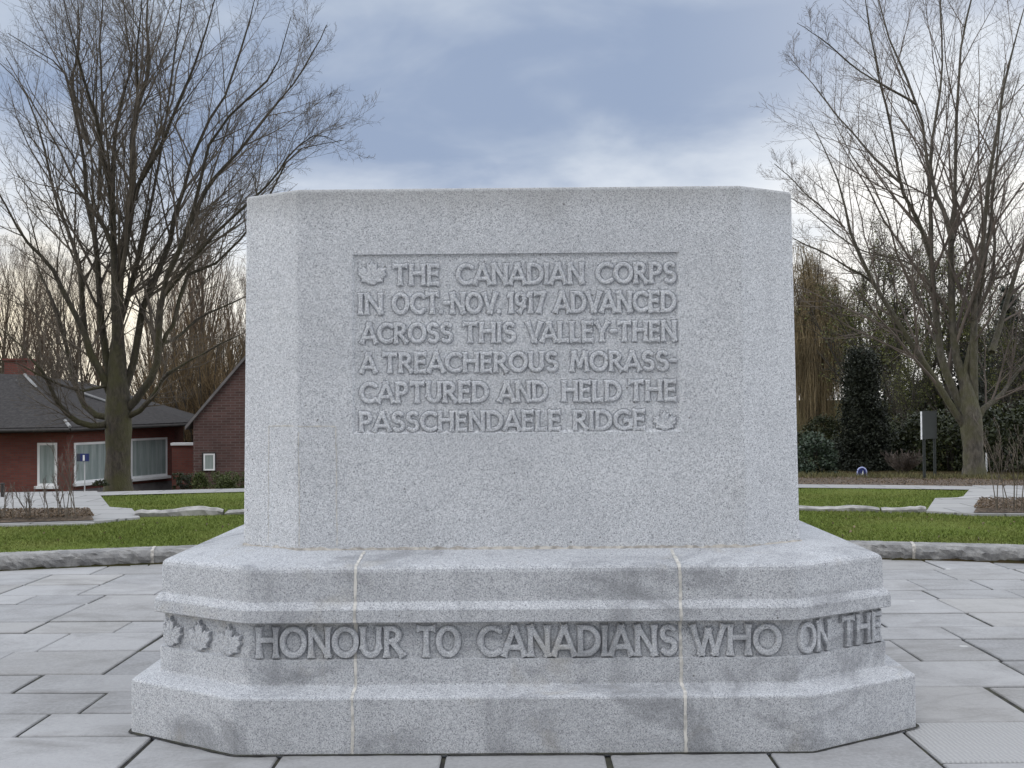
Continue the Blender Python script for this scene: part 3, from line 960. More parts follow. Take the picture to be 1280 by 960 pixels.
class Relief:
    """heightfield over a rectangle: u along, v up (metres), holding a signed distance to all carved shapes"""
    def __init__(s, u0, u1, v0, v1, step):
        s.nu = int(round((u1 - u0) / step)); s.nv = int(round((v1 - v0) / step))
        s.u = np.linspace(u0, u1, s.nu + 1); s.v = np.linspace(v0, v1, s.nv + 1)
        s.U, s.Vv = np.meshgrid(s.u, s.v)
        s.d = np.full(s.U.shape, 1.0)

    def window(s, x0, x1, y0, y1):
        i0, i1 = np.searchsorted(s.u, (x0, x1)); j0, j1 = np.searchsorted(s.v, (y0, y1))
        return slice(max(0, j0 - 1), j1 + 1), slice(max(0, i0 - 1), i1 + 1)

    def stroke(s, p, q, h, flare):
        m = h * 1.6 + 0.006
        w = s.window(min(p[0], q[0]) - m, max(p[0], q[0]) + m, min(p[1], q[1]) - m, max(p[1], q[1]) + m)
        U, V = s.U[w], s.Vv[w]
        L = math.hypot(q[0] - p[0], q[1] - p[1])
        tx, ty = ((q[0] - p[0]) / L, (q[1] - p[1]) / L) if L > 1e-9 else (1, 0)
        a = (U - p[0]) * tx + (V - p[1]) * ty; b = np.abs((V - p[1]) * tx - (U - p[0]) * ty)
        if flare:
            e = np.clip(np.abs(a / L - 0.5) * 2, 0, 1.15)
            hh = h * (0.92 + 0.30 * e ** 4)
            ext = h * 0.95
            d = np.maximum(b - hh, np.maximum(-a - ext, a - L - ext))
        else:
            aa = np.clip(a, 0, L)
            d = np.hypot(a - aa, b) - h
        s.d[w] = np.minimum(s.d[w], d)

    def glyph(s, ch, x, y, sx, sy, h):
        for st in GLYPH[ch][1]:
            pts = [(x + a * sx, y + h + b * (sy - 2 * h)) for a, b in st]
            if len(pts) == 2:
                s.stroke(pts[0], pts[1], h, math.hypot(pts[0][0] - pts[1][0], pts[0][1] - pts[1][1]) > 3 * h)
            else:
                for p, q in zip(pts[:-1], pts[1:]): s.stroke(p, q, h, False)

    def word(s, text, x0, x1, y, hgt, h, gap=0.30):
        """fit TEXT between x0 and x1"""
        adv = [GLYPH[c][0] for c in text]
        gaps = []
        for a, b in zip(text[:-1], text[1:]):
            gp = gap
            if a in 'OCGDQ' or b in 'OCGQ': gp -= 0.05
            if (a in 'AVLTY' and b in 'AVTY'): gp -= 0.14
            if 'A' in (a, b) or 'V' in (a, b) or 'W' in (a, b): gp -= 0.05
            if b == '.' or a == '.' or '-' in (a, b): gp -= 0.06
            gaps.append(gp)
        tot = sum(adv) + sum(gaps)
        sc = (x1 - x0 - 2 * h) / tot
        x = x0 + h
        for i, c in enumerate(text):
            s.glyph(c, x, y, sc, hgt, h)
            x += (adv[i] + (gaps[i] if i < len(gaps) else 0)) * sc

    def leaf(s, cx, y, w, hgt):
        pts = [(cx + a * w / 1.14, y + (b + 0.06) / 1.06 * hgt) for a, b in LEAF]
        win = s.window(cx - w * 0.6, cx + w * 0.6, y - 0.01, y + hgt + 0.01)
        U, V = s.U[win], s.Vv[win]
        d = np.full(U.shape, 9.0); ins = np.zeros(U.shape, bool)
        for (ax, ay), (bx, by) in zip(pts, pts[1:] + pts[:1]):
            L2 = (bx - ax) ** 2 + (by - ay) ** 2 + 1e-12
            t = np.clip(((U - ax) * (bx - ax) + (V - ay) * (by - ay)) / L2, 0, 1)
            d = np.minimum(d, np.hypot(U - ax - t * (bx - ax), V - ay - t * (by - ay)))
            ins ^= ((ay > V) != (by > V)) & (U < (bx - ax) * (V - ay) / (by - ay + 1e-12) + ax)
        d = np.where(ins, -d, d)
        # veins cut into the leaf
        for ang in (90, 50, 130, 15, 165):
            px, py = cx, y + 0.26 * hgt; qx, qy = cx + 0.42 * w * math.cos(R(ang)), py + 0.62 * hgt * math.sin(R(ang))
            L2 = (qx - px) ** 2 + (qy - py) ** 2
            t = np.clip(((U - px) * (qx - px) + (V - py) * (qy - py)) / L2, 0, 1)
            dv = np.hypot(U - px - t * (qx - px), V - py - t * (qy - py))
            d = np.where(d < -0.004, np.maximum(d, -np.clip(dv - 0.0002, 0, 1) - 0.0015), d)
        s.d[win] = np.minimum(s.d[win], d)

    def height(s, depth, r, border=True, groove=0.0038):
        t = np.clip((0.0010 - s.d) / 0.0030, 0, 1); t = t * t * (3 - 2 * t)
        rs = np.random.default_rng(r)
        wob = sum(np.sin(s.U * f * 9 + rs.uniform(0, 7)) * np.sin(s.Vv * f * 11 + rs.uniform(0, 7)) / f for f in (3, 7, 15, 31)) * 0.0022
        g = np.exp(-((s.d - 0.0030) / 0.0022) ** 2) * groove
        h = -depth * (1 - t) - g + wob * 0.5 + rs.normal(0, 0.00035, s.U.shape)
        # worn tops: a slight dome towards the middle of each stroke
        h = h - 0.0016 * np.clip(1 - np.clip(-s.d, 0, 0.008) / 0.008, 0, 1) * t
        if border:
            k = np.minimum(np.minimum(s.U - s.u[0], s.u[-1] - s.U), s.Vv - s.v[0])
            h = h + depth * (1 - t) * (1 - np.clip(k / 0.013, 0, 1))
            h[0, :] = 0; h[-1, :] = 0; h[:, 0] = 0; h[:, -1] = 0
        return h

    def build(s, h, origin, ud, vd, nd, regions, mat, parent):
        """cuts the heightfield into meshes by REGIONS (name, u0, u1, v0, v1, label); the first match takes a quad, the last is the rest"""
        P = (np.array(origin) + s.U[..., None] * np.array(ud) + s.Vv[..., None] * np.array(vd) + h[..., None] * np.array(nd)).reshape(-1, 3)
        n1 = s.nu + 1
        i = np.arange(s.nv)[:, None] * n1 + np.arange(s.nu)[None, :]
        Q = np.stack([i, i + 1, i + n1 + 1, i + n1], -1).reshape(-1, 4)
        uc = np.broadcast_to((s.u[:-1] + s.u[1:]) / 2, (s.nv, s.nu)).ravel(); vc = np.repeat((s.v[:-1] + s.v[1:]) / 2, s.nu)
        left = np.ones(len(Q), bool)
        for (name, a, b, c, d, lab) in regions:
            m = left & (uc >= a) & (uc <= b) & (vc >= c) & (vc <= d)
            left &= ~m
            if not m.any(): continue
            q = Q[m]; used, inv = np.unique(q, return_inverse=True)
            o = mesh_np(name, P[used], quads=inv.reshape(-1, 4), mats=[mat], parent=parent, smooth=False)
            if lab: o['label'] = lab


# --- the upper block
BLK = Oct(1.112, 0.316, 0.83, 0.198)
ZB0, ZB1 = 0.872, 2.673
BATTER = 0.020
def bl(z, extra=0.0):
    return BLK.inset(extra + BATTER * max(0, (z - ZB0)) / (ZB1 - ZB0)).ring(z, 0.012)


brings = [bl(ZB0 - 0.02), bl(ZB0 + 0.002), bl(ZB1 - 0.016), bl(ZB1 - 0.009, 0.002), bl(ZB1 - 0.004, 0.005), bl(ZB1 - 0.001, 0.010), bl(ZB1, 0.016)]
BV, BF = loft(brings, skip=lambda k, j: k == 1 and j == FRONT, cap_top=True)
# front face with a sunk panel
fa, fb = np.array(brings[1][2]), np.array(brings[1][3]); fc, fd = np.array(brings[2][3]), np.array(brings[2][2])
FO = (fa + fb) / 2; UD = np.array((1.0, 0, 0)); VD = ((fc + fd) / 2 - FO); VLEN = np.linalg.norm(VD); VD /= VLEN; ND = np.cross(UD, VD)
def fuv(px, py):
    p = at_plane(px, py, FO, ND) - FO
    return float(np.dot(p, UD)), float(np.dot(p, VD))


pu0 = fuv(440, 430)[0]; pu1 = fuv(851, 430)[0]; pv0 = fuv(645, 541)[1]; pv1 = fuv(645, 316.5)[1]
pt = lambda u, v: tuple(FO + UD * u + VD * v)
o = len(BV)
hwb = fb[0]; hwt = fc[0]
outer = [(-hwb, 0), (hwb, 0), (hwt, VLEN), (-hwt, VLEN)]
inner = [(pu0, pv0), (pu1, pv0), (pu1, pv1), (pu0, pv1)]
BV += [pt(*p) for p in outer + inner]
BF += [(o, o + 1, o + 5, o + 4), (o + 1, o + 2, o + 6, o + 5), (o + 2, o + 3, o + 7, o + 6), (o + 3, o, o + 4, o + 7)]
block = mesh_np('block', BV, polys=BF, mats=[M_granite], parent=mem)

rel = Relief(pu0, pu1, pv0, pv1, 0.0022)
LINES = [  # (top px, bottom px at x~645, [(text, x0, x1)])
    (328.5, 356.0, [('THE', 490.5, 549), ('CANADIAN', 570, 730), ('CORPS', 745, 846)]),
    (364.5, 392.0, [('IN', 448, 478), ('OCT.-NOV.', 489.5, 626), ('1917', 635, 682), ('ADVANCED', 692, 846)]),
    (402.0, 428.5, [('ACROSS', 450, 566), ('THIS', 578.5, 645), ('VALLEY-THEN', 658, 846)]),
    (439.5, 465.5, [('A', 449.5, 471), ('TREACHEROUS', 478, 698), ('MORASS-', 713, 847)]),
    (476.0, 503.0, [('CAPTURED', 449, 611), ('AND', 622.5, 685), ('HELD', 703, 777), ('THE', 786, 846)]),
    (513.0, 539.3, [('PASSCHENDAELE', 449, 701), ('RIDGE', 717, 807)]),
]
regions = []
for top, bot, words_ in LINES:
    v0 = fuv(645, bot)[1]; v1 = fuv(645, top)[1]
    for wd, a, b in words_:
        rel.word(wd, fuv(a, bot)[0], fuv(b, bot)[0], v0, v1 - v0, 0.0098 * (v1 - v0) / 0.106)
ua, va = fuv(447, 356.5); ub, vb = fuv(482.5, 325)
rel.leaf((ua + ub) / 2, va, ub - ua, vb - va)
uc_, vc_ = fuv(817, 538.5); ud_, vd_ = fuv(845.5, 513)
rel.leaf((uc_ + ud_) / 2, vc_, ud_ - uc_, vd_ - vc_)
regions.append(('maple_leaf', ua - 0.005, ub + 0.012, va - 0.008, vb + 0.012, 'raised maple leaf before the first carved line'))
regions.append(('maple_leaf', uc_ - 0.012, ud_ + 0.004, vc_ - 0.002, vd_ + 0.012, 'raised maple leaf after the last carved line'))
mids = [fuv(645, y)[1] for y in (300, 360.3, 397, 434, 470.8, 508, 560)]
for k, (top, bot, words_) in enumerate(LINES):
    regions.append(('inscription_line', -9, 9, mids[k + 1], mids[k], 'carved line ' + ' '.join(w[0] for w in words_)))
rel.build(rel.height(0.0112, 1), FO, UD, VD, ND, regions, M_granite, block)

# --- lettered band round the base, on the three faces in view
def face_basis(ringA, ringB, col):
    a = np.array(ringA[col]); b = np.array(ringA[(col + 1) % 24]); c = np.array(ringB[col])
    u = (b - a); L = np.linalg.norm(u); u /= L
    v = np.array((0, 0, 1.0)); n = np.cross(u, v)
    return a, u, v, n, L, c[2] - a[2]


lowR, upR = BASE.inset(O_BAND).ring(Z_P0), BASE.inset(O_BAND).ring(Z_P1)
for col, items in ((FRONT, [('HONOUR', 320.5, 505), ('TO', 521, 576), ('CANADIANS', 597, 846.5), ('WHO', 862.5, 977)]), (RCH, [('ON', 996, 1036), ('THE', 1049.5, 1100)]), (LCH, 'leaves')):
    a, u, v, n, L, H = face_basis(lowR, upR, col)
    rb = Relief(0, L, 0, H, 0.0022)
    uu = lambda px: float(np.dot(at_plane(px, 800, a, n) - a, u))
    regs = []
    if items == 'leaves':
        for x0, x1, lab in ((202.5, 228.5, 'outermost carved maple leaf'), (238.5, 264.5, 'middle carved maple leaf'), (275, 302.5, 'carved maple leaf next to the word HONOUR')):
            p, q = uu(x0), uu(x1)
            rb.leaf((p + q) / 2, 0.006, (q - p) * 1.05, 0.150)
            regs.append(('maple_leaf', p - 0.02, q + 0.02, 0.003, H - 0.006, lab))
        regs.append(('leaf_band', -9, 9, -9, 9, None))
    else:
        for i_, (wd, x0, x1) in enumerate(items):
            p, q = uu(x0), uu(x1)
            rb.word(wd, p, q, 0.006, 0.150, 0.0130)
            end = 9 if i_ == len(items) - 1 else (q + uu(items[i_ + 1][1])) / 2
            regs.append(('inscription_word', -9, end, -9, 9, 'carved word ' + wd))
    hh = rb.height(0.017, 5 + col, False, 0.003) + 0.017
    hh[0, :] = 0.017; hh[-1, :] = 0.017; hh[1:-1, 0] = 0; hh[1:-1, -1] = 0
    rb.build(hh, a, u, v, n, regs, M_granite_base, base_obj)

# --- mortar joints of the base (following its profile), of the patch let into the block, and the bed under the block
def joint_strip(X, w, seed):
    r = np.random.default_rng(seed)
    pr = [(z, o_) for z, o_ in prof[1:]] + [(Z_P0 + 0.002, O_BAND - 0.001), (Z_P1 - 0.002, O_BAND - 0.001)] + prof2[:-1] + [(0.869, 0.415)]
    fine = []
    for (z0, o0), (z1, o1) in zip(pr[:-1], pr[1:]):
        n = max(1, int(math.hypot(z1 - z0, o1 - o0) / 0.02))
        for k in range(n): fine.append((z0 + (z1 - z0) * k / n, o0 + (o1 - o0) * k / n))
    fine.append(pr[-1])
    V = []
    wob = 0
    for k, (z, o_) in enumerate(fine):
        wob = 0.85 * wob + r.normal(0, 0.0012); hw = w / 2 + r.normal(0, 0.0012)
        nz = 0.0018
        for x in (X + wob - hw, X + wob + hw):
            V.append((x, MY - (BASE.hd - o_) - nz, z + (0.0018 if o_ > 0.125 and z > 0.8 or z < 0.29 and o_ > 0 else 0)))
    Q = [(2 * k, 2 * k + 1, 2 * k + 3, 2 * k + 2) for k in range(len(fine) - 1)]
    mesh_np('mortar_joint', V, quads=np.array(Q), mats=[M_mortar], parent=base_obj)


joint_strip(at_y(444.5, 780, MY - 1.15)[0], 0.014, 31)
joint_strip(at_y(850.5, 780, MY - 1.15)[0], 0.015, 32)


def thin_line(pts, n_out, w, seed, name='mortar_joint', par=None):
    """thin uneven line of mortar lying 1 mm proud on a flat face"""
    r = np.random.default_rng(seed); V = []; Q = []
    fine = []
    for a, b in zip(pts[:-1], pts[1:]):
        a, b = np.array(a), np.array(b); n = max(2, int(np.linalg.norm(b - a) / 0.015))
        for k in range(n): fine.append((a + (b - a) * k / n, b - a))
    fine.append((np.array(pts[-1]), np.array(pts[-1]) - np.array(pts[-2])))
    wob = 0
    for p, d in fine:
        d = d / np.linalg.norm(d); s = np.cross(n_out, d)
        wob = 0.8 * wob + r.normal(0, 0.0010); h = max(0.0008, w / 2 + r.normal(0, w * 0.22))
        for q in (p + s * (wob + h), p + s * (wob - h)): V.append(q + np.array(n_out) * 0.0012)
    Q = [(2 * k, 2 * k + 1, 2 * k + 3, 2 * k + 2)[::-1] for k in range(len(fine) - 1)]
    mesh_np(name, V, quads=np.array(Q), mats=[M_mortar], parent=par or block)


fp = lambda px, py: at_plane(px, py, FO, ND)
thin_line([fp(421, 682), fp(420, 534)], ND, 0.0045, 41)
thin_line([fp(420, 533), fp(372, 532.5)], ND, 0.006, 42)
la, lb, lc = np.array(brings[1][23]), np.array(brings[1][0]), np.array(brings[2][23])
LN = np.cross(lb - la, lc - la); LN /= np.linalg.norm(LN)
lp = lambda px, py: at_plane(px, py, la, LN)
thin_line([lp(367, 532.5), lp(336, 533)], LN, 0.006, 43)
thin_line([lp(336, 533), lp(335, 676)], LN, 0.0035, 44)
thin_line([fp(374, 684), fp(373, 540)], ND, 0.004, 45)


def mortar_bed():
    r = np.random.default_rng(4); V = []; n = 0; loop = []
    pts = [np.array(p) for p in BLK.inset(-0.004).ring(0.872, 0.012)]
    for a, b in zip(pts, pts[1:] + pts[:1]):
        k = max(1, int(np.linalg.norm(b - a) / 0.02))
        for i in range(k): loop.append(a + (b - a) * i / k)
    c = np.array((0, MY, 0.872))
    for p in loop:
        d = (p - c); d[2] = 0; d /= np.linalg.norm(d)
        j = r.normal(0, 0.0025); h = 0.011 + r.normal(0, 0.003)
        V += [p + d * (0.010 + j) + (0, 0, -0.010), p + d * (0.001 + j * 0.5) + (0, 0, h), p - d * 0.02 + (0, 0, h)]
    m = len(loop); Q = []
    for i in range(m):
        l = (i + 1) % m
        Q += [(3 * i, 3 * l, 3 * l + 1, 3 * i + 1), (3 * i + 1, 3 * l + 1, 3 * l + 2, 3 * i + 2)]
    mesh_np('mortar_bed', V, quads=np.array(Q), mats=[M_mortar_old], parent=mem)


mortar_bed()


# ------------------------------------------------------------------ houses on the left, standing lower
def window_part(parent, a, b, u0, u1, z0, z1, fw=0.07, sill=True, label=None):
    """window on wall a->b: frame, pane set back, sill"""
    m = MB()
    m.wallbox(a, b, z1 - fw, z1, 0.06, u0, u1, -0.03); m.wallbox(a, b, z0, z0 + fw, 0.06, u0, u1, -0.03)
    m.wallbox(a, b, z0 + fw, z1 - fw, 0.058, u0, u0 + fw, -0.03); m.wallbox(a, b, z0 + fw, z1 - fw, 0.058, u1 - fw, u1, -0.03)
    w = m.build('window', M_white, parent)
    p = MB(); p.wallbox(a, b, z0 + fw, z1 - fw, 0.01, u0 + fw, u1 - fw, 0.004); p.build('pane', M_pane, w)
    if sill:
        s = MB(); s.wallbox(a, b, z0 - 0.09, z0 - 0.003, 0.16, u0 - 0.05, u1 + 0.05, 0.0); s.build('sill', M_white, w)
    return w


def proj_u(px, py, a, b):
    """u along wall a->b and z where the view ray meets it"""
    a = np.array((*a[:2], 0)); b = np.array((*b[:2], 0)); d = (b - a) / np.linalg.norm(b - a); n = np.array((d[1], -d[0], 0))
    p = at_plane(px, py, a, n)
    return float(np.dot(p - a, d)), float(p[2])


YA = 36.0
wa0 = at_y(-150, 540, YA); wa1 = at_y(83, 540, YA)
wb0 = at_y(83.5, 540, YA + 0.02); wb1 = at_y(218.5, 540, YA + 4.6)
house = thing('brick_bungalow', 'low red brick bungalow with hipped grey tiled roof and big white windows', 'house', (wa1[0] - 2, YA + 3, -2.2))
zb, zw = -2.2, at_y(60, 533, YA)[2]
bk = 9.0
foot = [wa0[:2], wa1[:2], wb0[:2] + (0.03, 0.05), wb1[:2], (wb1[0] - 1.5, wb1[1] + bk - 3), (wa0[0], wa0[1] + bk)]
m = MB(); n = len(foot)
m.add([(p[0], p[1], zb) for p in foot] + [(p[0], p[1], zw) for p in foot], [(i, (i + 1) % n, (i + 1) % n + n, i + n) for i in range(n)] + [tuple(range(n, 2 * n))])
hw_ = m.build('wall', M_brick, house)
# lintel shade board under the eaves, plinth on the right wing
m = MB(); m.wallbox(wb0, wb1, zb, proj_u(180, 603.5, wb0, wb1)[1] - 0.02, 0.03); m.build('plinth', M_concrete, house)
for (x0, x1, yt, yb, A, B) in ((47, 71.5, 553.5, 609.5, wa0, wa1), (92, 138, 552.5, 604.5, wb0, wb1), (163, 208.5, 547.5, 598.5, wb0, wb1)):
    u0, _ = proj_u(x0, 575, A, B); u1, _ = proj_u(x1, 575, A, B); xm = (x0 + x1) / 2
    z1 = proj_u(xm, yt, A, B)[1]; z0 = proj_u(xm, yb, A, B)[1]
    window_part(house, A, B, u0, u1, z0 + 0.06, z1, 0.075)
# roof
E0 = at_y(-170, 537.5, YA - 0.5); E1 = at_y(87.5, 533.5, YA - 0.5); E2 = at_y(243, 527.2, YA + 4.8)
E3 = E2 + np.array((-1.0, 6.0, 0)); E4 = E0 + np.array((0, 9.8, 0))
A1 = at_y(31, 468, YA + 3.6); A0 = at_y(-170, 463, YA + 3.6); T = at_y(112, 479, YA + 6.2)
rv = [E0, E1, E2, E3, E4, A1, A0, T]
th = np.array((0, 0, -0.14))
rv2 = rv[:5]
Vr = [tuple(p) for p in rv] + [tuple(p + th) for p in rv[:5]]
Fr = [(0, 1, 5, 6), (1, 2, 7), (1, 7, 5), (2, 3, 7), (3, 4, 7), (4, 6, 5, 7)]
Fr += [(0, 8, 9, 1), (1, 9, 10, 2), (2, 10, 11, 3), (3, 11, 12, 4), (8, 12, 11, 10, 9)]
roof = mesh_np('roof', Vr, polys=Fr, mats=[M_roof], parent=house)
H1 = A1 * 0.3 + E1 * 0.18 + T * 0.52
for ra, rb_ in ((A1 + (0, 0, 0.0), A1 * 0.72 + E1 * 0.28), (A1 * 0.10 + E1 * 0.90 + (0, 0, 0.01), E1 + (0, 0, 0.0)), (H1 + (0, -0.1, 0.0), T * 0.35 + E2 * 0.40 + E1 * 0.25 + (0, -0.1, 0.0))):
    m = MB(); m.tube([ra, rb_], [0.055, 0.055], 6); m.build('ridge', M_ridge, roof)
m = MB(); m.tube([E0 + (0, -0.06, -0.1), E1 + (0.02, -0.06, -0.1)], [0.06, 0.06], 8); m.tube([E1 + (0.03, -0.06, -0.1), E2 + (0, -0.05, -0.1)], [0.055, 0.055], 8)
m.build('gutter', M_darkslot, house)
m = MB(); q = at_y(24, 475, YA + 5.4); m.box(-0.42, 0.42, -0.3, 0.3, -0.6, at_y(24, 451, YA + 5.4)[2] - q[2], 0, q)
m.box(-0.47, 0.47, -0.35, 0.35, at_y(24, 451, YA + 5.4)[2] - q[2], at_y(24, 448.5, YA + 5.4)[2] - q[2], 0, q)
m.build('chimney', M_brick, roof)
# second building: brick gable, partly behind the memorial
ga = at_y(241.5, 560, 37.5); gb = at_y(395, 560, 37.5)
gable = thing('brick_barn', 'old purple brick barn gable with a small white window, beside the memorial', 'barn', (ga[0] + 2, 39, -2.2))
gz = at_y(241.5, 526, 37.5)[2]; gp = at_y(318, 437, 37.5); gx1 = gb[0]
m = MB()
pf = [(ga[0], zb), (gx1, zb), (gx1, gz), (gp[0], gp[2]), (ga[0], gz)]
nv = len(pf)
m.add([(x, 37.5, z) for x, z in pf] + [(x, 45.5, z) for x, z in pf], [tuple(range(nv)), tuple(range(2 * nv - 1, nv - 1, -1))] + [(i, i + nv, (i + 1) % nv + nv, (i + 1) % nv) for i in range(nv)])
m.build('wall', M_brick_old, gable)
m = MB()
for (xa, za), (xb, zb_) in (((ga[0] - 0.25, gz - 0.30), (gp[0], gp[2] + 0.02)), ((gp[0], gp[2] + 0.02), (gx1 + 0.25, gz - 0.30))):
    m.add([(xa, 37.40, za), (xb, 37.40, zb_), (xb, 45.7, zb_), (xa, 45.7, za), (xa, 37.40, za + 0.12), (xb, 37.40, zb_ + 0.12), (xb, 45.7, zb_ + 0.12), (xa, 45.7, za + 0.12)],
          [(3, 2, 1, 0), (4, 5, 6, 7), (0, 1, 5, 4), (1, 2, 6, 5), (2, 3, 7, 6), (3, 0, 4, 7)])
m.build('roof', M_concrete, gable)
m = MB(); m.wallbox((ga[0], 37.5), (gx1, 37.5), at_y(258, 589, 37.5)[2], at_y(258, 565.5, 37.5)[2], 0.03, at_y(252.5, 580, 37.5)[0] - ga[0], at_y(269.5, 580, 37.5)[0] - ga[0], 0.0)
m.build('window_reveal', M_darkslot, gable)
window_part(gable, (ga[0], 37.47), (gx1, 37.47), at_y(255, 580, 37.5)[0] - ga[0], at_y(269, 580, 37.5)[0] - ga[0], at_y(258, 588, 37.5)[2], at_y(258, 567, 37.5)[2], 0.05, False)
# low wall between them
l0, l1 = at_y(216, 560, 38.6), at_y(243, 560, 38.6); lz = at_y(230, 556.5, 38.6)[2]
lw = thing('garden_wall', 'low red brick garden wall with white coping between bungalow and barn', 'wall', (l0[0], 38.6, -2.2))
m = MB(); m.box(l0[0], l1[0], 38.5, 38.75, -2.3, lz); m.build('brickwork', M_brick, lw)
m = MB(); m.box(l0[0] - 0.03, l1[0] + 0.03, 38.44, 38.8, lz + 0.002, lz + 0.085); m.build('coping', M_white, lw)


# ------------------------------------------------------------------ trees: vectorised growth of tapered branches
def unit(v):
    return v / (np.linalg.norm(v, axis=-1, keepdims=True) + 1e-12)


def tubes(paths, radii, k):
    """(N,n,3) polylines with (N,n) radii -> verts, quads"""
    N, n, _ = paths.shape
    t = np.empty_like(paths)
    t[:, 1:-1] = paths[:, 2:] - paths[:, :-2]; t[:, 0] = paths[:, 1] - paths[:, 0]; t[:, -1] = paths[:, -1] - paths[:, -2]
    t = unit(t)
    ref = np.where(np.abs(t[:, :1, 2:3]) < 0.9, np.array((0, 0, 1.0)), np.array((1.0, 0, 0)))
    a = unit(np.cross(t, ref)); b = np.cross(t, a)
    an = np.arange(k) * 2 * np.pi / k
    V = paths[:, :, None, :] + radii[:, :, None, None] * (a[:, :, None, :] * np.cos(an)[:, None] + b[:, :, None, :] * np.sin(an)[:, None])
    base = (np.arange(N)[:, None, None] * n + np.arange(n - 1)[None, :, None]) * k
    j = np.arange(k)[None, None, :]; l = (j + 1) % k
    Q = np.stack([base + j, base + l, base + k + l, base + k + j], -1).reshape(-1, 4)
    return V.reshape(-1, 3), Q


def cat_tubes(parts):
    Vs, Qs, o = [], [], 0
    for v, q in parts:
        Vs.append(v); Qs.append(q + o); o += len(v)
    return np.concatenate(Vs), np.concatenate(Qs)


def sprout(paths, radii, per, rng, t0, t1, ratio, ang, up, n, jit=0.05, rr=0.65, rmin=0.0, droop=0.0, maxlen=9.0, minlen=0.0):
    """PER children on each branch of PATHS"""
    N, m, _ = paths.shape
    t = t0 + (t1 - t0) * (np.arange(per)[None, :] + rng.uniform(0, 1, (N, per))) / per
    f = t * (m - 1); i = np.clip(f.astype(int), 0, m - 2); fr = (f - i)[..., None]
    idx = np.arange(N)[:, None]
    p0 = paths[idx, i] * (1 - fr) + paths[idx, i + 1] * fr
    tan = unit(paths[idx, i + 1] - paths[idx, i])
    rad = radii[idx, i] * (1 - fr[..., 0]) + radii[idx, i + 1] * fr[..., 0]
    L = np.linalg.norm(paths[:, 1:] - paths[:, :-1], axis=-1).sum(1)[:, None] * ratio * (1.15 - 0.75 * t) * rng.uniform(0.6, 1.35, (N, per))
    L = np.clip(L, minlen, maxlen)
    rv_ = rng.normal(0, 1, (N, per, 3)); perp = unit(rv_ - (rv_ * tan).sum(-1, keepdims=True) * tan)
    A = np.radians(ang) * rng.uniform(0.65, 1.3, (N, per))[..., None]
    d = unit(np.cos(A) * tan + np.sin(A) * perp + np.array((0, 0, up)) * 0.4)
    p0 = p0.reshape(-1, 3); d = d.reshape(-1, 3); L = L.reshape(-1); rad = rad.reshape(-1)
    s = np.linspace(0, 1, n)
    P = p0[:, None] + d[:, None] * (s[None, :, None] * L[:, None, None])
    P = P + np.array((0, 0, 1.0)) * ((up - droop) * 0.35 * (s ** 2)[None, :, None] * L[:, None, None])
    w = rng.normal(0, jit, (len(L), n, 3)) * s[None, :, None] * L[:, None, None]
    P = P + np.cumsum(w, 1) * 0.5
    r0 = np.maximum(np.minimum(rad * rr, L * 0.0095 + rmin), rmin)
    RAD = np.maximum(r0[:, None] * (1 - 0.8 * s)[None, :], rmin * 0.55)
    return P, RAD


def resample(pts, n):
    pts = np.array(pts, float)
    # smooth a measured polyline with Catmull-Rom
    P = np.vstack([2 * pts[0] - pts[1], pts, 2 * pts[-1] - pts[-2]])
    out = []
    for s in np.linspace(0, len(pts) - 1 - 1e-6, n):
        i = int(s); f = s - i; p0, p1, p2, p3 = P[i:i + 4]
        out.append(0.5 * ((2 * p1) + (-p0 + p2) * f + (2 * p0 - 5 * p1 + 4 * p2 - p3) * f * f + (-p0 + 3 * p1 - 3 * p2 + p3) * f ** 3))
    return np.array(out)


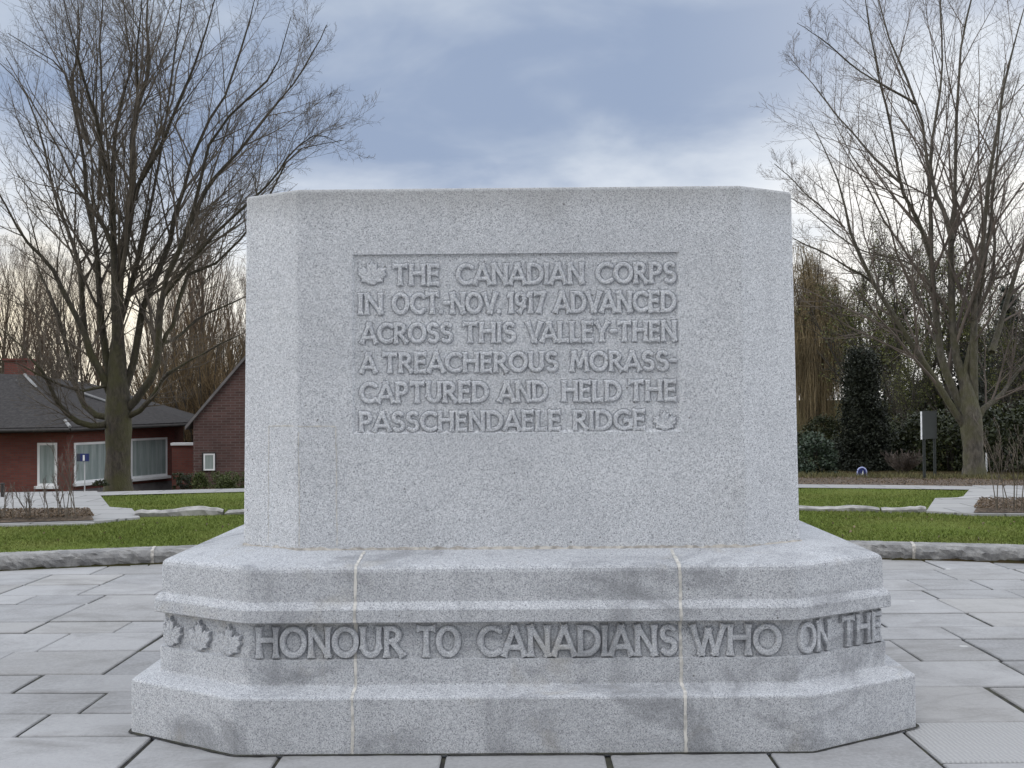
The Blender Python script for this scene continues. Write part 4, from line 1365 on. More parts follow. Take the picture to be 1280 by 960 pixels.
def big_tree(name, label, base_px, Y, trunk_pts, trunk_r, limbs, bark, twig, seed, extra, zbase, nsub=(8, 5)):
    rng = np.random.default_rng(seed)
    b = at_y(base_px[0], base_px[1], Y)
    root = thing(name, label, 'tree', (b[0], Y, zbase))
    tp = [at_y(x, y, Y) for x, y in trunk_pts]
    tp[0][2] = zbase - 0.1
    TP = resample(tp, 20)[None]; TR = np.interp(np.linspace(0, 1, 20), np.linspace(0, 1, len(trunk_r)), trunk_r)[None]
    # roots flare and slightly lumpy bark
    v, q = tubes(TP, TR, 18)
    v = v + (rng.normal(0, 0.006, v.shape))
    parts = [(v, q)]
    LP, LR = [], []
    for pts, r0, r1, dep in limbs:
        k = len(pts)
        w3 = []
        for i, (x, y) in enumerate(pts):
            yy = Y + dep * (i / (k - 1)) ** 1.2
            w3.append(at_y(x, y, yy))
        p = resample(w3, 14)
        p[1:] += rng.normal(0, 0.018, (13, 3)).cumsum(0) * 0.5
        r0 *= 0.88
        LP.append(p); LR.append(r0 + (min(r1, 0.0045) - r0) * np.linspace(0, 1, 14) ** 0.85)
    # limbs that the photograph cannot show apart: towards and away from the viewer
    crot = at_y(*trunk_pts[-1], Y)
    for i in range(extra):
        az = rng.uniform(0, 2 * np.pi); rad = rng.uniform(1.2, 3.4); hh = rng.uniform(4.0, 8.5)
        d = np.array((0.5 * math.cos(az), math.sin(az), 0)) * rad
        p = resample([crot + (0, 0, -0.15), crot + d * 0.25 + (0, 0, hh * 0.14), crot + d * 0.6 + (0, 0, hh * 0.45), crot + d + (0, 0, hh)], 14)
        LP.append(p); LR.append(np.linspace(rng.uniform(0.035, 0.055), 0.007, 14))
    LP, LR = np.array(LP), np.array(LR)
    v, q = tubes(LP, LR, 10); v = v + rng.normal(0, 0.003, v.shape)
    parts.append((v, q))
    V, Q = cat_tubes(parts)
    mesh_np('trunk', V, quads=Q, mats=[bark], parent=root, smooth=True)
    b1, r1 = sprout(LP, LR, 16, rng, 0.15, 0.98, 0.38, 38, 0.40, 8, 0.035, 0.5, 0.0042)
    # short limbs and limb ends carry fewer side branches
    LL = np.repeat(np.linalg.norm(LP[:, 1:] - LP[:, :-1], axis=-1).sum(1), 16); kk = np.tile(np.arange(16), len(LP))
    keep = rng.uniform(0, 1, len(LL)) < np.clip(LL / 5.0, 0.45, 1.0) * np.where(kk > 13, 0.6, 1.0)
    b1, r1 = b1[keep], r1[keep]
    b2, r2 = sprout(b1, r1, nsub[0], rng, 0.12, 1.0, 0.46, 42, 0.25, 6, 0.045, 0.6, 0.0030, 0.0, 1.3, 0.18)
    b3, r3 = sprout(b2, r2, nsub[1], rng, 0.12, 1.0, 0.52, 46, 0.22, 4, 0.055, 0.6, 0.0023, 0.0, 0.6, 0.10)
    b4, r4 = sprout(b3[::2], r3[::2], 3, rng, 0.2, 1.0, 0.5, 44, 0.3, 3, 0.06, 0.7, 0.0022, 0.0, 0.22, 0.05)
    V, Q = cat_tubes([tubes(b1, r1, 6), tubes(b2, r2, 4), tubes(b3, r3, 3), tubes(b4, r4, 3)])
    mesh_np('crown', V, quads=Q, mats=[twig], parent=root)
    return root


LT = 20.0
left_limbs = [
    ([(146, 520), (136, 531), (118, 533), (95, 524), (80, 509), (69, 490), (58, 467), (40, 446), (20, 423), (-4, 404)], 0.085, 0.016, -1.2),
    ([(146, 515), (128, 523), (107, 510), (93, 477), (84, 440), (77, 413), (65, 374), (51, 345), (43, 318), (36, 280)], 0.085, 0.012, 0.9),
    ([(140, 480), (124, 485), (100, 488), (70, 478), (43, 467), (22, 458), (-5, 453)], 0.038, 0.010, -1.6),
    ([(142, 500), (128, 470), (115, 445), (105, 414), (84, 374), (65, 333), (43, 309), (24, 283), (5, 247), (-22, 205)], 0.095, 0.018, -1.0),
    ([(112, 440), (104, 405), (102, 350), (96, 321), (84, 283), (70, 250), (58, 198), (43, 146), (23, 104), (-3, 78)], 0.070, 0.012, 1.6),
    ([(144, 495), (132, 440), (126, 385), (124, 340), (122, 300), (112, 254), (110, 200), (100, 148), (91, 104), (78, 78), (49, 60), (14, 38)], 0.085, 0.012, 0.8),
    ([(110, 180), (100, 146), (91, 103), (97, 75), (100, 50), (100, 0), (98, -60)], 0.045, 0.012, 1.2),
    ([(148, 500), (146, 446), (144, 390), (142, 335), (136, 309), (128, 285), (115, 255), (111, 215)], 0.13, 0.040, -0.6),
    ([(144, 360), (141, 310), (140, 245), (131, 206), (122, 156), (112, 125), (100, 80), (88, 40), (75, -10)], 0.075, 0.012, -1.8),
    ([(141, 280), (142, 242), (143, 177), (154, 115), (161, 83), (157, 52), (151, 0), (148, -60)], 0.055, 0.012, 0.5),
    ([(124, 250), (124, 190), (126, 130), (122, 57), (124, 0), (126, -70)], 0.045, 0.012, 1.5),
    ([(150, 500), (149, 446), (148, 380), (153, 333), (163, 285), (168, 240), (169, 169), (177, 125), (189, 86), (185, 47), (187, 0), (190, -80)], 0.14, 0.014, 0.3),
    ([(169, 250), (174, 232), (203, 182), (221, 135), (242, 91), (252, 60), (268, 10), (275, -30)], 0.055, 0.010, -0.9),
    ([(170, 160), (171, 110), (170, 60), (176, 0), (178, -60)], 0.035, 0.010, -1.3),
    ([(150, 510), (158, 480), (167, 452), (179, 386), (198, 338), (211, 302), (216, 270), (229, 237), (240, 198), (262, 150), (281, 120), (300, 65), (312, 28), (320, -10)], 0.090, 0.010, 1.1),
    ([(152, 518), (168, 500), (187, 475), (197, 452), (200, 386), (208, 345), (225, 309), (239, 271), (249, 237), (263, 182), (287, 146), (335, 101), (350, 75), (366, 20)], 0.095, 0.010, -0.7),
    ([(232, 290), (255, 240), (275, 213), (304, 180), (338, 138), (372, 99), (393, 62), (410, 30)], 0.050, 0.008, 0.9),
    ([(200, 440), (210, 415), (221, 398), (229, 350), (246, 336), (268, 328), (304, 295), (330, 262), (352, 218), (372, 190), (400, 182), (432, 176)], 0.050, 0.007, 0.4),
    ([(160, 520), (178, 512), (196, 490), (206, 470), (233, 453), (270, 432), (308, 414)], 0.070, 0.010, -1.2),
    ([(205, 370), (225, 345), (262, 300), (300, 262), (340, 225), (362, 195), (395, 170), (425, 180)], 0.045, 0.007, -1.1),
    ([(203, 430), (222, 422), (255, 395), (304, 372), (340, 350)], 0.040, 0.008, 1.0),
]
big_tree('bare_tree', 'bare many-stemmed tree with mossy trunk in front of the brick bungalow', (148, 608), LT,
         [(148, 609), (147.5, 592), (148, 560), (148, 535), (148, 508), (147, 475), (147, 440), (147, 405)], [0.265, 0.222, 0.212, 0.232, 0.225, 0.18, 0.14, 0.05], left_limbs, M_bark, M_twig, 101, 2, 0.15, (9, 6))
RT = 20.2
right_limbs = [
    ([(1208, 535), (1192, 513), (1174, 482), (1155, 455), (1130, 415), (1108, 380), (1088, 347), (1070, 310), (1056, 272), (1050, 234), (1030, 190), (1012, 150)], 0.085, 0.010, -0.8),
    ([(1110, 384), (1090, 352), (1060, 335), (1020, 315), (985, 297), (958, 280)], 0.032, 0.007, -1.2),
    ([(1212, 525), (1194, 495), (1180, 460), (1173, 430), (1167, 370), (1162, 323), (1163, 275), (1158, 202), (1145, 124), (1117, 69), (1096, 0), (1085, -50)], 0.10, 0.010, 0.6),
    ([(1163, 320), (1154, 293), (1140, 262), (1126, 229), (1113, 151), (1099, 92), (1087, 27), (1080, -30)], 0.055, 0.009, -1.3),
    ([(1214, 515), (1202, 470), (1194, 437), (1190, 380), (1190, 330), (1190, 292), (1195, 250), (1193, 225), (1197, 92), (1204, 37), (1213, 0), (1220, -60)], 0.105, 0.012, 0.2),
    ([(1190, 300), (1180, 265), (1168, 230), (1164, 190), (1172, 130), (1178, 70), (1176, 0), (1178, -60)], 0.060, 0.010, 1.4),
    ([(1217, 520), (1219, 470), (1219, 430), (1219, 383), (1224, 337), (1232, 292), (1235, 235), (1250, 151), (1259, 92), (1275, 40), (1290, -10)], 0.100, 0.010, -0.6),
    ([(1222, 400), (1229, 378), (1242, 344), (1244, 287), (1241, 245), (1250, 200), (1262, 150), (1280, 90)], 0.050, 0.010, 0.9),
    ([(1238, 350), (1250, 346), (1266, 338), (1282, 320), (1320, 280)], 0.030, 0.008, -0.5),
    ([(1220, 528), (1229, 511), (1247, 497), (1263, 476), (1281, 449), (1312, 400), (1340, 330)], 0.075, 0.012, 0.7),
    ([(1165, 360), (1150, 340), (1120, 325), (1085, 318), (1050, 300), (1005, 262), (975, 245)], 0.028, 0.006, 1.6),
    ([(1056, 285), (1030, 260), (1000, 232), (985, 215), (965, 200)], 0.022, 0.005, 0.5),
    ([(1145, 130), (1110, 110), (1070, 85), (1030, 50), (1000, 30)], 0.028, 0.006, -1.0),
    ([(1126, 229), (1090, 195), (1050, 150), (1020, 110), (990, 75)], 0.030, 0.006, 1.1),
    ([(1240, 440), (1250, 400), (1270, 340), (1290, 260), (1305, 160), (1310, 40)], 0.07, 0.012, 1.6),
]
big_tree('bare_tree', 'bare grey-green tree forking low, beside the green information board', (1217, 597), RT,
         [(1218, 597), (1217.5, 580), (1216, 560), (1215, 540), (1212, 515), (1208, 485), (1206, 455)], [0.235, 0.185, 0.175, 0.19, 0.19, 0.12, 0.03], right_limbs, M_bark_right, M_twig_right, 202, 1, 0.19, (8, 5))


# ------------------------------------------------------------------ background trees
def leafcards(P, size, rng, flat=0.0, aspect=1.0):
    """one small quad at each point, random orientation"""
    n = len(P)
    a = unit(rng.normal(0, 1, (n, 3)) * np.array((1, 1, 1 - flat))); b = unit(np.cross(a, rng.normal(0, 1, (n, 3))))
    s = size * rng.uniform(0.6, 1.4, (n, 1))
    V = np.stack([P - a * s - b * s * aspect * 0.2, P + b * s * aspect * 0.55, P + a * s, P - b * s * aspect * 0.55], 1)
    return V.reshape(-1, 3), np.arange(4 * n).reshape(-1, 4)


def copy_tree(src, loc, rotz, scale, label, group=None, sz=None):
    r = src.copy(); COL.objects.link(r); r.location = loc; r.rotation_euler = (0, 0, rotz); r.scale = (scale, scale, sz or scale)
    r['label'] = label
    for ch in src.children:
        c = ch.copy(); COL.objects.link(c); c.parent = r
        for g_ in ch.children:
            d = g_.copy(); COL.objects.link(d); d.parent = c
    return r


def proto_poplar(name, seed, h, twig, bark, spread=0.42, nb=90):
    rng = np.random.default_rng(seed)
    root = thing(name, '', 'tree')
    n = 12; s = np.linspace(0, 1, n)
    tp = np.stack([np.cumsum(rng.normal(0, 0.06, n)), np.cumsum(rng.normal(0, 0.06, n)), s * h], -1)[None]
    tr = (0.22 * (1 - 0.93 * s))[None]
    v, q = tubes(tp, tr, 8)
    mesh_np('trunk', v, quads=q, mats=[bark], parent=root, world=False, smooth=True)
    b1, r1 = sprout(tp, tr, int(nb * 0.6), rng, 0.16, 1.0, spread, 26, 0.55, 6, 0.02, 0.45, 0.012, 0, h * 0.5, h * 0.09)
    b2, r2 = sprout(b1, r1, 7, rng, 0.15, 1.0, 0.42, 28, 0.4, 4, 0.03, 0.6, 0.010, 0, 1.8, 0.4)
    b3, r3 = sprout(b2, r2, 4, rng, 0.15, 1.0, 0.5, 32, 0.3, 3, 0.04, 0.6, 0.0075, 0, 0.9, 0.25)
    V, Q = cat_tubes([tubes(b1, r1, 5), tubes(b2, r2, 3), tubes(b3, r3, 3)])
    mesh_np('crown', V, quads=Q, mats=[twig], parent=root, world=False)
    return root


G_POP = 'bare poplars behind the houses'
popA = proto_poplar('poplar_tree', 301, 14.0, M_poplar, M_poplar_grey)
popB = proto_poplar('poplar_tree', 302, 13.0, M_poplar, M_poplar_grey, 0.36, 80)
# (x px of the trunk, y px of the top, distance, label)
pops = [(-30, 330, 62, 'A', 'bare poplar at the picture edge, left of the chimney'), (6, 322, 66, 'B', 'slim bare poplar directly left of the chimney top'),
        (26, 330, 70, 'A', 'bare brown poplar straight above the bungalow chimney'), (50, 326, 64, 'B', 'bare poplar just right of the bungalow chimney'),
        (74, 336, 72, 'A', 'bare poplar over the middle of the bungalow roof'), (98, 334, 66, 'B', 'bare poplar over the roof just left of the mossy tree stems'),
        (124, 345, 70, 'A', 'bare poplar hidden partly by the mossy tree stems'), (186, 352, 68, 'B', 'bare poplar just right of the mossy tree trunk'),
        (214, 330, 64, 'A', 'bare poplar above the right end of the bungalow roof'), (240, 300, 60, 'B', 'bare poplar above the gap between bungalow and barn'),
        (262, 268, 58, 'A', 'tallest bare poplar, rising above the barn gable'), (286, 345, 62, 'B', 'bare poplar close to the left edge of the granite block'),
        (306, 352, 66, 'A', 'bare poplar half hidden behind the granite block')]
first = {'A': popA, 'B': popB}; usedp = set()
hts = {'A': 14.0, 'B': 13.0}
for i, (px, py, Y, k, lab) in enumerate(pops):
    g_ = at_y(px, 560, Y); zt = at_y(px, py, Y)[2]; z0 = -2.0; s = (zt - z0) / (hts[k] * 1.06)
    if k not in usedp:
        usedp.add(k); o = first[k]; o.location = (g_[0], Y, z0); o.scale = (s, s, s); o['label'] = lab; o['group'] = G_POP
    else:
        o = copy_tree(first[k], (g_[0], Y, z0), i * 1.3, s, lab)
        o['group'] = G_POP


def proto_thicket(name, seed, h, w, twig, n0=46, leaf=None, nleaf=0, lsize=0.03):
    """multi-stemmed bare shrub or small tree"""
    rng = np.random.default_rng(seed)
    root = thing(name, '', 'shrub')
    n = 7; s = np.linspace(0, 1, n)
    az = rng.uniform(0, 2 * np.pi, n0); out = w * np.sqrt(rng.uniform(0.02, 1, n0)); hh = h * rng.uniform(0.6, 1.0, n0)
    base = np.stack([0.25 * out * np.cos(az), 0.25 * out * np.sin(az), np.zeros(n0)], -1)
    P = base[:, None] + np.stack([out[:, None] * np.cos(az)[:, None] * 0.75 * s ** 1.4, out[:, None] * np.sin(az)[:, None] * 0.75 * s ** 1.4, hh[:, None] * s], -1)
    P = P + np.cumsum(rng.normal(0, 0.02 * h * 0.3, P.shape), 1) * s[None, :, None]
    Rr = (0.030 * h / 4) * (1 - 0.8 * s)[None] * np.ones((n0, 1))
    v, q = tubes(P, Rr, 5)
    mesh_np('stems', v, quads=q, mats=[M_darkbark], parent=root, world=False)
    b1, r1 = sprout(P, Rr, 11, rng, 0.15, 1.0, 0.32, 34, 0.5, 5, 0.04, 0.6, 0.006)
    b2, r2 = sprout(b1, r1, 7, rng, 0.1, 1.0, 0.42, 36, 0.3, 3, 0.05, 0.6, 0.0055)
    V, Q = cat_tubes([tubes(b1, r1, 3), tubes(b2, r2, 3)])
    o = mesh_np('twigs', V, quads=Q, mats=[twig], parent=root, world=False)
    if leaf is not None:
        tips = b2.reshape(-1, 3); tips = tips[rng.choice(len(tips), min(nleaf, len(tips)), replace=False)] + rng.normal(0, 0.05, (min(nleaf, len(tips)), 3))
        v, q = leafcards(tips, lsize, rng)
        mesh_np('leaves', v, quads=q, mats=[leaf], parent=root, world=False)
    return root


G_TH = 'russet shrubs behind the bungalow and the barn'
thk = proto_thicket('hazel_shrub', 401, 5.5, 2.4, M_thicket, 44)
ths = [(208, 430, 50, 'russet bare shrub over the right slope of the bungalow roof'), (232, 405, 54, 'russet bare shrub above the low white-coped wall'),
       (258, 415, 48, 'tall russet bare shrub behind the sloping barn verge'), (284, 395, 52, 'russet bare shrub showing left of the granite block edge'),
       (120, 500, 56, 'russet bare shrub behind the crotch of the mossy tree'), (60, 485, 58, 'russet bare shrub behind the ridge of the bungalow'),
       (10, 475, 58, 'russet bare shrub behind the bungalow chimney'), (170, 470, 56, 'russet bare shrub just right of the mossy trunk')]
for i, (px, py, Y, lab) in enumerate(ths):
    g_ = at_y(px, 560, Y); z0 = -2.0; zt = at_y(px, py, Y)[2]; s = (zt - z0) / 5.4
    if i == 0:
        thk.location = (g_[0], Y, z0); thk.scale = (s, s, s); thk['label'] = lab; o = thk
    else:
        o = copy_tree(thk, (g_[0], Y, z0), i * 1.1, s, lab)
    o['group'] = G_TH


# weeping willow right of the memorial
def willow():
    rng = np.random.default_rng(501); Y = 40.0
    b = at_y(1018, 580, Y); z0 = 0.0; zt = at_y(1018, 288, Y)[2]; h = zt - z0
    root = thing('weeping_willow', 'yellowish weeping willow with hanging bare strands beside the granite block', 'tree', (b[0], Y, z0))
    n = 10; s = np.linspace(0, 1, n)
    N = 52; az = rng.uniform(0, 2 * np.pi, N); out = rng.uniform(0.2, 1.7, N); hh = h * (1.0 - 0.30 * out / 2.0) * rng.uniform(0.6, 1.0, N)
    P = np.stack([out[:, None] * np.cos(az)[:, None] * s ** 1.5, out[:, None] * np.sin(az)[:, None] * s ** 1.5, hh[:, None] * (1 - (1 - s) ** 1.3)], -1)
    P += np.cumsum(rng.normal(0, 0.05, P.shape), 1) * s[None, :, None]
    Rr = 0.075 * (1 - 0.9 * s)[None] * np.ones((N, 1))
    v, q = tubes(P, Rr, 6); mesh_np('trunk', v, quads=q, mats=[M_darkbark], parent=root, world=False, smooth=True)
    b1, r1 = sprout(P, Rr, 20, rng, 0.28, 1.0, 0.22, 42, 0.45, 6, 0.04, 0.5, 0.007, 0.9, 1.5, 0.4)
    # hanging strands, each with its own sway
    M = len(b1); per = 8
    t = rng.uniform(0.25, 1, (M, per)); f = t * 5; i = np.clip(f.astype(int), 0, 4); fr = (f - i)[..., None]; idx = np.arange(M)[:, None]
    p0 = (b1[idx, i] * (1 - fr) + b1[idx, i + 1] * fr).reshape(-1, 3)
    L = np.minimum(rng.gamma(2.2, 0.42, len(p0)) + 0.2, p0[:, 2] * 0.8)
    ss = np.linspace(0, 1, 7); hx = rng.normal(0, 0.24, (len(p0), 2)); ph = rng.uniform(0, 6.3, (len(p0), 2)); am = rng.uniform(0.01, 0.06, (len(p0), 2))
    S = np.zeros((len(p0), 7, 3))
    for c in (0, 1):
        S[..., c] = p0[:, c:c + 1] + hx[:, c:c + 1] * np.sqrt(ss) + am[:, c:c + 1] * (np.sin(ss[None] * 5 + ph[:, c:c + 1]) - np.sin(ph[:, c:c + 1]))
    S[..., 2] = p0[:, 2:3] - L[:, None] * ss ** 1.4 + 0.12 * np.sin(ss * 3)
    SR = np.full(S.shape[:2], 0.0058) * (1 - 0.4 * ss)
    V, Q = cat_tubes([tubes(b1, r1, 4), tubes(S, SR, 3)])
    mesh_np('crown', V, quads=Q, mats=[M_willow], parent=root, world=False)


willow()


# woodland on the right: spring trees with a few yellow-green leaves
def proto_wood(name, seed, h, leafn, lsize=0.055):
    rng = np.random.default_rng(seed)
    root = thing(name, '', 'tree')
    n = 12; s = np.linspace(0, 1, n)
    tp = np.stack([np.cumsum(rng.normal(0, 0.10, n)), np.cumsum(rng.normal(0, 0.10, n)), s * h], -1)[None]
    tr = (0.15 * (1 - 0.9 * s))[None]
    b0, r0 = sprout(tp, tr, 9, rng, 0.12, 0.95, 0.5, 36, 0.5, 8, 0.03, 0.6, 0.03)
    V, Q = cat_tubes([tubes(tp, tr, 8), tubes(b0, r0, 6)])
    mesh_np('trunk', V, quads=Q, mats=[M_darkbark], parent=root, world=False, smooth=True)
    A, AR = np.concatenate([b0[:, ::1]], 0), r0
    b1, r1 = sprout(A, AR, 20, rng, 0.12, 1.0, 0.40, 42, 0.22, 5, 0.05, 0.6, 0.008)
    b2, r2 = sprout(b1, r1, 10, rng, 0.1, 1.0, 0.5, 44, 0.15, 4, 0.06, 0.6, 0.0055)
    V, Q = cat_tubes([tubes(b1, r1, 4), tubes(b2, r2, 3)])
    mesh_np('branches', V, quads=Q, mats=[M_darkbark], parent=root, world=False)
    tips = b2.reshape(-1, 3); w = np.clip(1.15 - tips[:, 2] / h * 0.8, 0.1, 1); w /= w.sum()
    # leaves gather in clumps
    cl = tips[rng.choice(len(tips), 260, p=w)]
    pts = cl[rng.integers(0, 260, leafn)] + rng.normal(0, 0.17, (leafn, 3))
    v, q = leafcards(pts, lsize, rng, 0.4)
    mesh_np('leaves', v, quads=q, mats=[M_leaf_spring], parent=root, world=False)
    return root


G_WD = 'spring trees of the small wood'
wdA = proto_wood('woodland_tree', 601, 8.0, 5200, 0.045); wdB = proto_wood('woodland_tree', 602, 7.0, 4400, 0.042)
wds = [(1072, 345, 36, 'A', 'leafing tree behind the dark yew, its crown left of the bare tree'), (1094, 335, 34, 'B', 'leafing tree rising right behind the dark yew'),
       (1128, 322, 30, 'A', 'leafing tree left of the information board'), (1142, 440, 25, 'B', 'small dark-trunked leafing tree just left of the information board'),
       (1160, 330, 36, 'B', 'leafing tree straight behind the information board'), (1190, 328, 33, 'A', 'leafing tree just left of the forked bare trunk'),
       (1212, 345, 38, 'B', 'leafing tree directly behind the forked bare trunk'), (1238, 365, 29, 'A', 'leafing tree just right of the forked bare trunk'),
       (1262, 405, 27, 'B', 'leafing tree in front of the dark spruce'), (1285, 372, 33, 'A', 'leafing tree at the picture edge beside the dark spruce'),
       (1108, 400, 40, 'A', 'distant leafing tree deep in the wood behind the yew')]
usedw = set(); firstw = {'A': wdA, 'B': wdB}; hw2 = {'A': 8.0, 'B': 7.0}
for i, (px, py, Y, k, lab) in enumerate(wds):
    g_ = at_y(px, 580, Y); z0 = 0.10; zt = at_y(px, py, Y)[2]; s = (zt - z0) / (hw2[k] * 1.02)
    if k not in usedw:
        usedw.add(k); o = firstw[k]; o.location = (g_[0], Y, z0); o.scale = (s, s, s); o['label'] = lab
    else:
        o = copy_tree(firstw[k], (g_[0], Y, z0), i * 1.7, s, lab)
    o['group'] = G_WD


def leaf_bush(name, label, cat, loc, size, mat, n, card, seed, shape='dome', group=None, stems=5, flat=0.2, inner=0.45):
    """evergreen shrub: stems plus many leaf faces gathered in clumps through the volume"""
    rng = np.random.default_rng(seed); w, d, h = size
    root = thing(name, label, cat, loc, 0, group)
    nc = max(40, n // 60)
    if shape == 'cone':
        z = rng.uniform(0, 1, nc) ** 1.15; rad = (0.44 + 0.56 * (1 - z) ** 1.7) * np.clip((1.03 - z) * 9, 0.15, 1) ** 0.5 * (0.95 + 0.16 * rng.normal(0, 1, nc)); rad = np.clip(rad, 0.08, 1.25)
    elif shape == 'box':
        z = rng.uniform(0.02, 1, nc); rad = np.ones(nc)
    else:
        z = rng.uniform(0.0, 1, nc); rad = np.sqrt(np.clip(1 - (z * 0.98) ** 2.2, 0.02, 1))
    az = rng.uniform(0, 2 * np.pi, nc); rr = rad * np.sqrt(rng.uniform(inner, 1, nc))
    C = np.stack([rr * np.cos(az) * w, rr * np.sin(az) * d, z * h], -1)
    if shape == 'box':
        C[:, 0] = rng.uniform(-w, w, nc); C[:, 1] = rng.uniform(-d, d, nc)
    cs = (0.16 if shape != 'box' else 0.10) * min(w, h) * rng.uniform(0.6, 1.3, nc)
    k = rng.integers(0, nc, n)
    P = C[k] + rng.normal(0, 1, (n, 3)) * cs[k][:, None] * np.array((1, 1, 0.8))
    if shape == 'box':
        P[:, 0] = np.clip(P[:, 0], -w, w); P[:, 1] = np.clip(P[:, 1], -d, d); P[:, 2] = np.minimum(P[:, 2], h) + rng.normal(0, 0.01, n)
    P[:, 2] = np.maximum(P[:, 2], 0.02)
    v, q = leafcards(P, card, rng, flat)
    mesh_np('foliage', v, quads=q, mats=[mat], parent=root, world=False)
    m = MB()
    for i in range(stems):
        a = rng.uniform(0, 6.28); r_ = rng.uniform(0.05, 0.4)
        m.tube([(0.2 * r_ * w * math.cos(a), 0.2 * r_ * d * math.sin(a), -0.05), (0.5 * r_ * w * math.cos(a), 0.5 * r_ * d * math.sin(a), h * 0.4), (r_ * w * math.cos(a), r_ * d * math.sin(a), h * 0.85)],
               [0.03 * h / 2, 0.02 * h / 2, 0.006], 5)
    m.build('stems', M_darkbark, root, world=False)
    return root


yb = at_y(1079, 592, 23.0)
leaf_bush('yew_tree', 'dense dark conical yew behind the small blue marker, left of the information board', 'tree', (yb[0], 23.0, 0.15), (0.58, 0.58, 2.42), M_leaf_yew, 34000, 0.026, 701, 'cone')
# second, bent tip of the yew
lb_ = at_y(1018, 588, 22.2)
leaf_bush('laurel_shrub', 'glossy blue-green laurel shrub close to the right side of the granite block', 'shrub', (lb_[0], 22.2, 0.15), (0.42, 0.42, 0.72), M_leaf_laurel, 3600, 0.034, 702)


def spruce(px, ytop, Y, label, seed):
    rng = np.random.default_rng(seed)
    b = at_y(px, 580, Y); h = at_y(px, ytop, Y)[2] - 0.1
    root = thing('spruce_tree', label, 'tree', (b[0], Y, 0.1), 0, 'spruces in the wood')
    m = MB(); m.tube([(0, 0, -0.1), (0, 0, h * 0.6), (0, 0, h)], [0.10, 0.06, 0.012], 7); m.build('trunk', M_darkbark, root, world=False)
    P = []
    nw = int(h / 0.16)
    for k in range(nw):
        z = h * (0.12 + 0.88 * k / nw); L = (h - z) * 0.30 + 0.10
        for a in range(15):
            az = rng.uniform(0, 6.28); l = L * rng.uniform(0.45, 1.2); n = int(34 * l / 0.6) + 10; z = h * (0.12 + 0.88 * (k + rng.uniform(-0.6, 0.6)) / nw); z = min(z, h - 0.02)
            t = rng.uniform(0.05, 1, n)
            p = np.stack([l * t * math.cos(az), l * t * math.sin(az), z + 0.25 * l * t ** 2 - 0.35 * l * t], -1)
            p += rng.normal(0, 0.035 + 0.06 * l, (n, 3)) * np.array((1, 1, 0.8))
            P.append(p)
    P = np.concatenate(P); v, q = leafcards(P, 0.05, rng, 0.3, 0.55)
    mesh_np('foliage', v, quads=q, mats=[M_leaf_spruce], parent=root, world=False)


spruce(1262, 356, 28, 'dark spruce whose pointed top shows right of the forked bare tree', 801)
spruce(1292, 372, 28, 'dark spruce at the right edge of the picture', 802)
spruce(1216, 386, 34, 'dark spruce behind the forked bare tree, lower than its neighbour', 803)

# dark undergrowth of the wood: ivy-grown shrubs
G_UG = 'ivy-dark shrubs under the wood'
ug = [(1006, 540, 27, 'dark ivy shrub behind the laurel at the foot of the willow'), (1052, 545, 28, 'dark ivy shrub at the left foot of the yew'), (1112, 535, 27, 'dark ivy shrub at the right foot of the yew'),
      (1136, 520, 29, 'dark ivy shrub left of the posts of the information board'), (1166, 515, 26, 'dark ivy shrub just behind the information board'), (1188, 520, 25, 'dark ivy shrub between information board and forked trunk'),
      (1222, 525, 28, 'dark ivy shrub hidden behind the forked trunk'), (1246, 510, 26, 'dark ivy shrub right of the forked trunk'), (1268, 520, 24.5, 'dark ivy shrub behind the thin stems of the right bed'),
      (1294, 500, 27, 'dark ivy shrub at the right picture edge'), (1150, 480, 34, 'tall dark ivy shrub deep in the wood above the board'), (1205, 478, 35, 'tall dark ivy shrub deep in the wood behind the forks'),
      (1250, 470, 36, 'tall dark ivy shrub deep in the wood under the spruce'), (1090, 500, 36, 'tall dark ivy shrub deep in the wood behind the yew'), (1030, 520, 36, 'tall dark ivy shrub deep in the wood behind the willow'), (1285, 465, 37, 'tall dark ivy shrub deep in the wood at the picture edge')]
ug0 = None
for i, (px, py, Y, lab) in enumerate(ug):
    Y = Y * 0.90 if Y < 30 else Y
    g_ = at_y(px, 585, Y); zt = at_y(px, py, Y)[2]; s = (zt - 0.1) / 1.5
    if ug0 is None:
        ug0 = leaf_bush('ivy_shrub', lab, 'shrub', (g_[0], Y, 0.1), (0.95, 0.8, 1.45), M_leaf_ivy, 5200, 0.045, 705, 'dome', G_UG, 6)
        ug0.scale = (s, s, s); ug0['category'] = 'shrub'
    else:
        copy_tree(ug0, (g_[0], Y, 0.1), i * 0.9, s, lab)

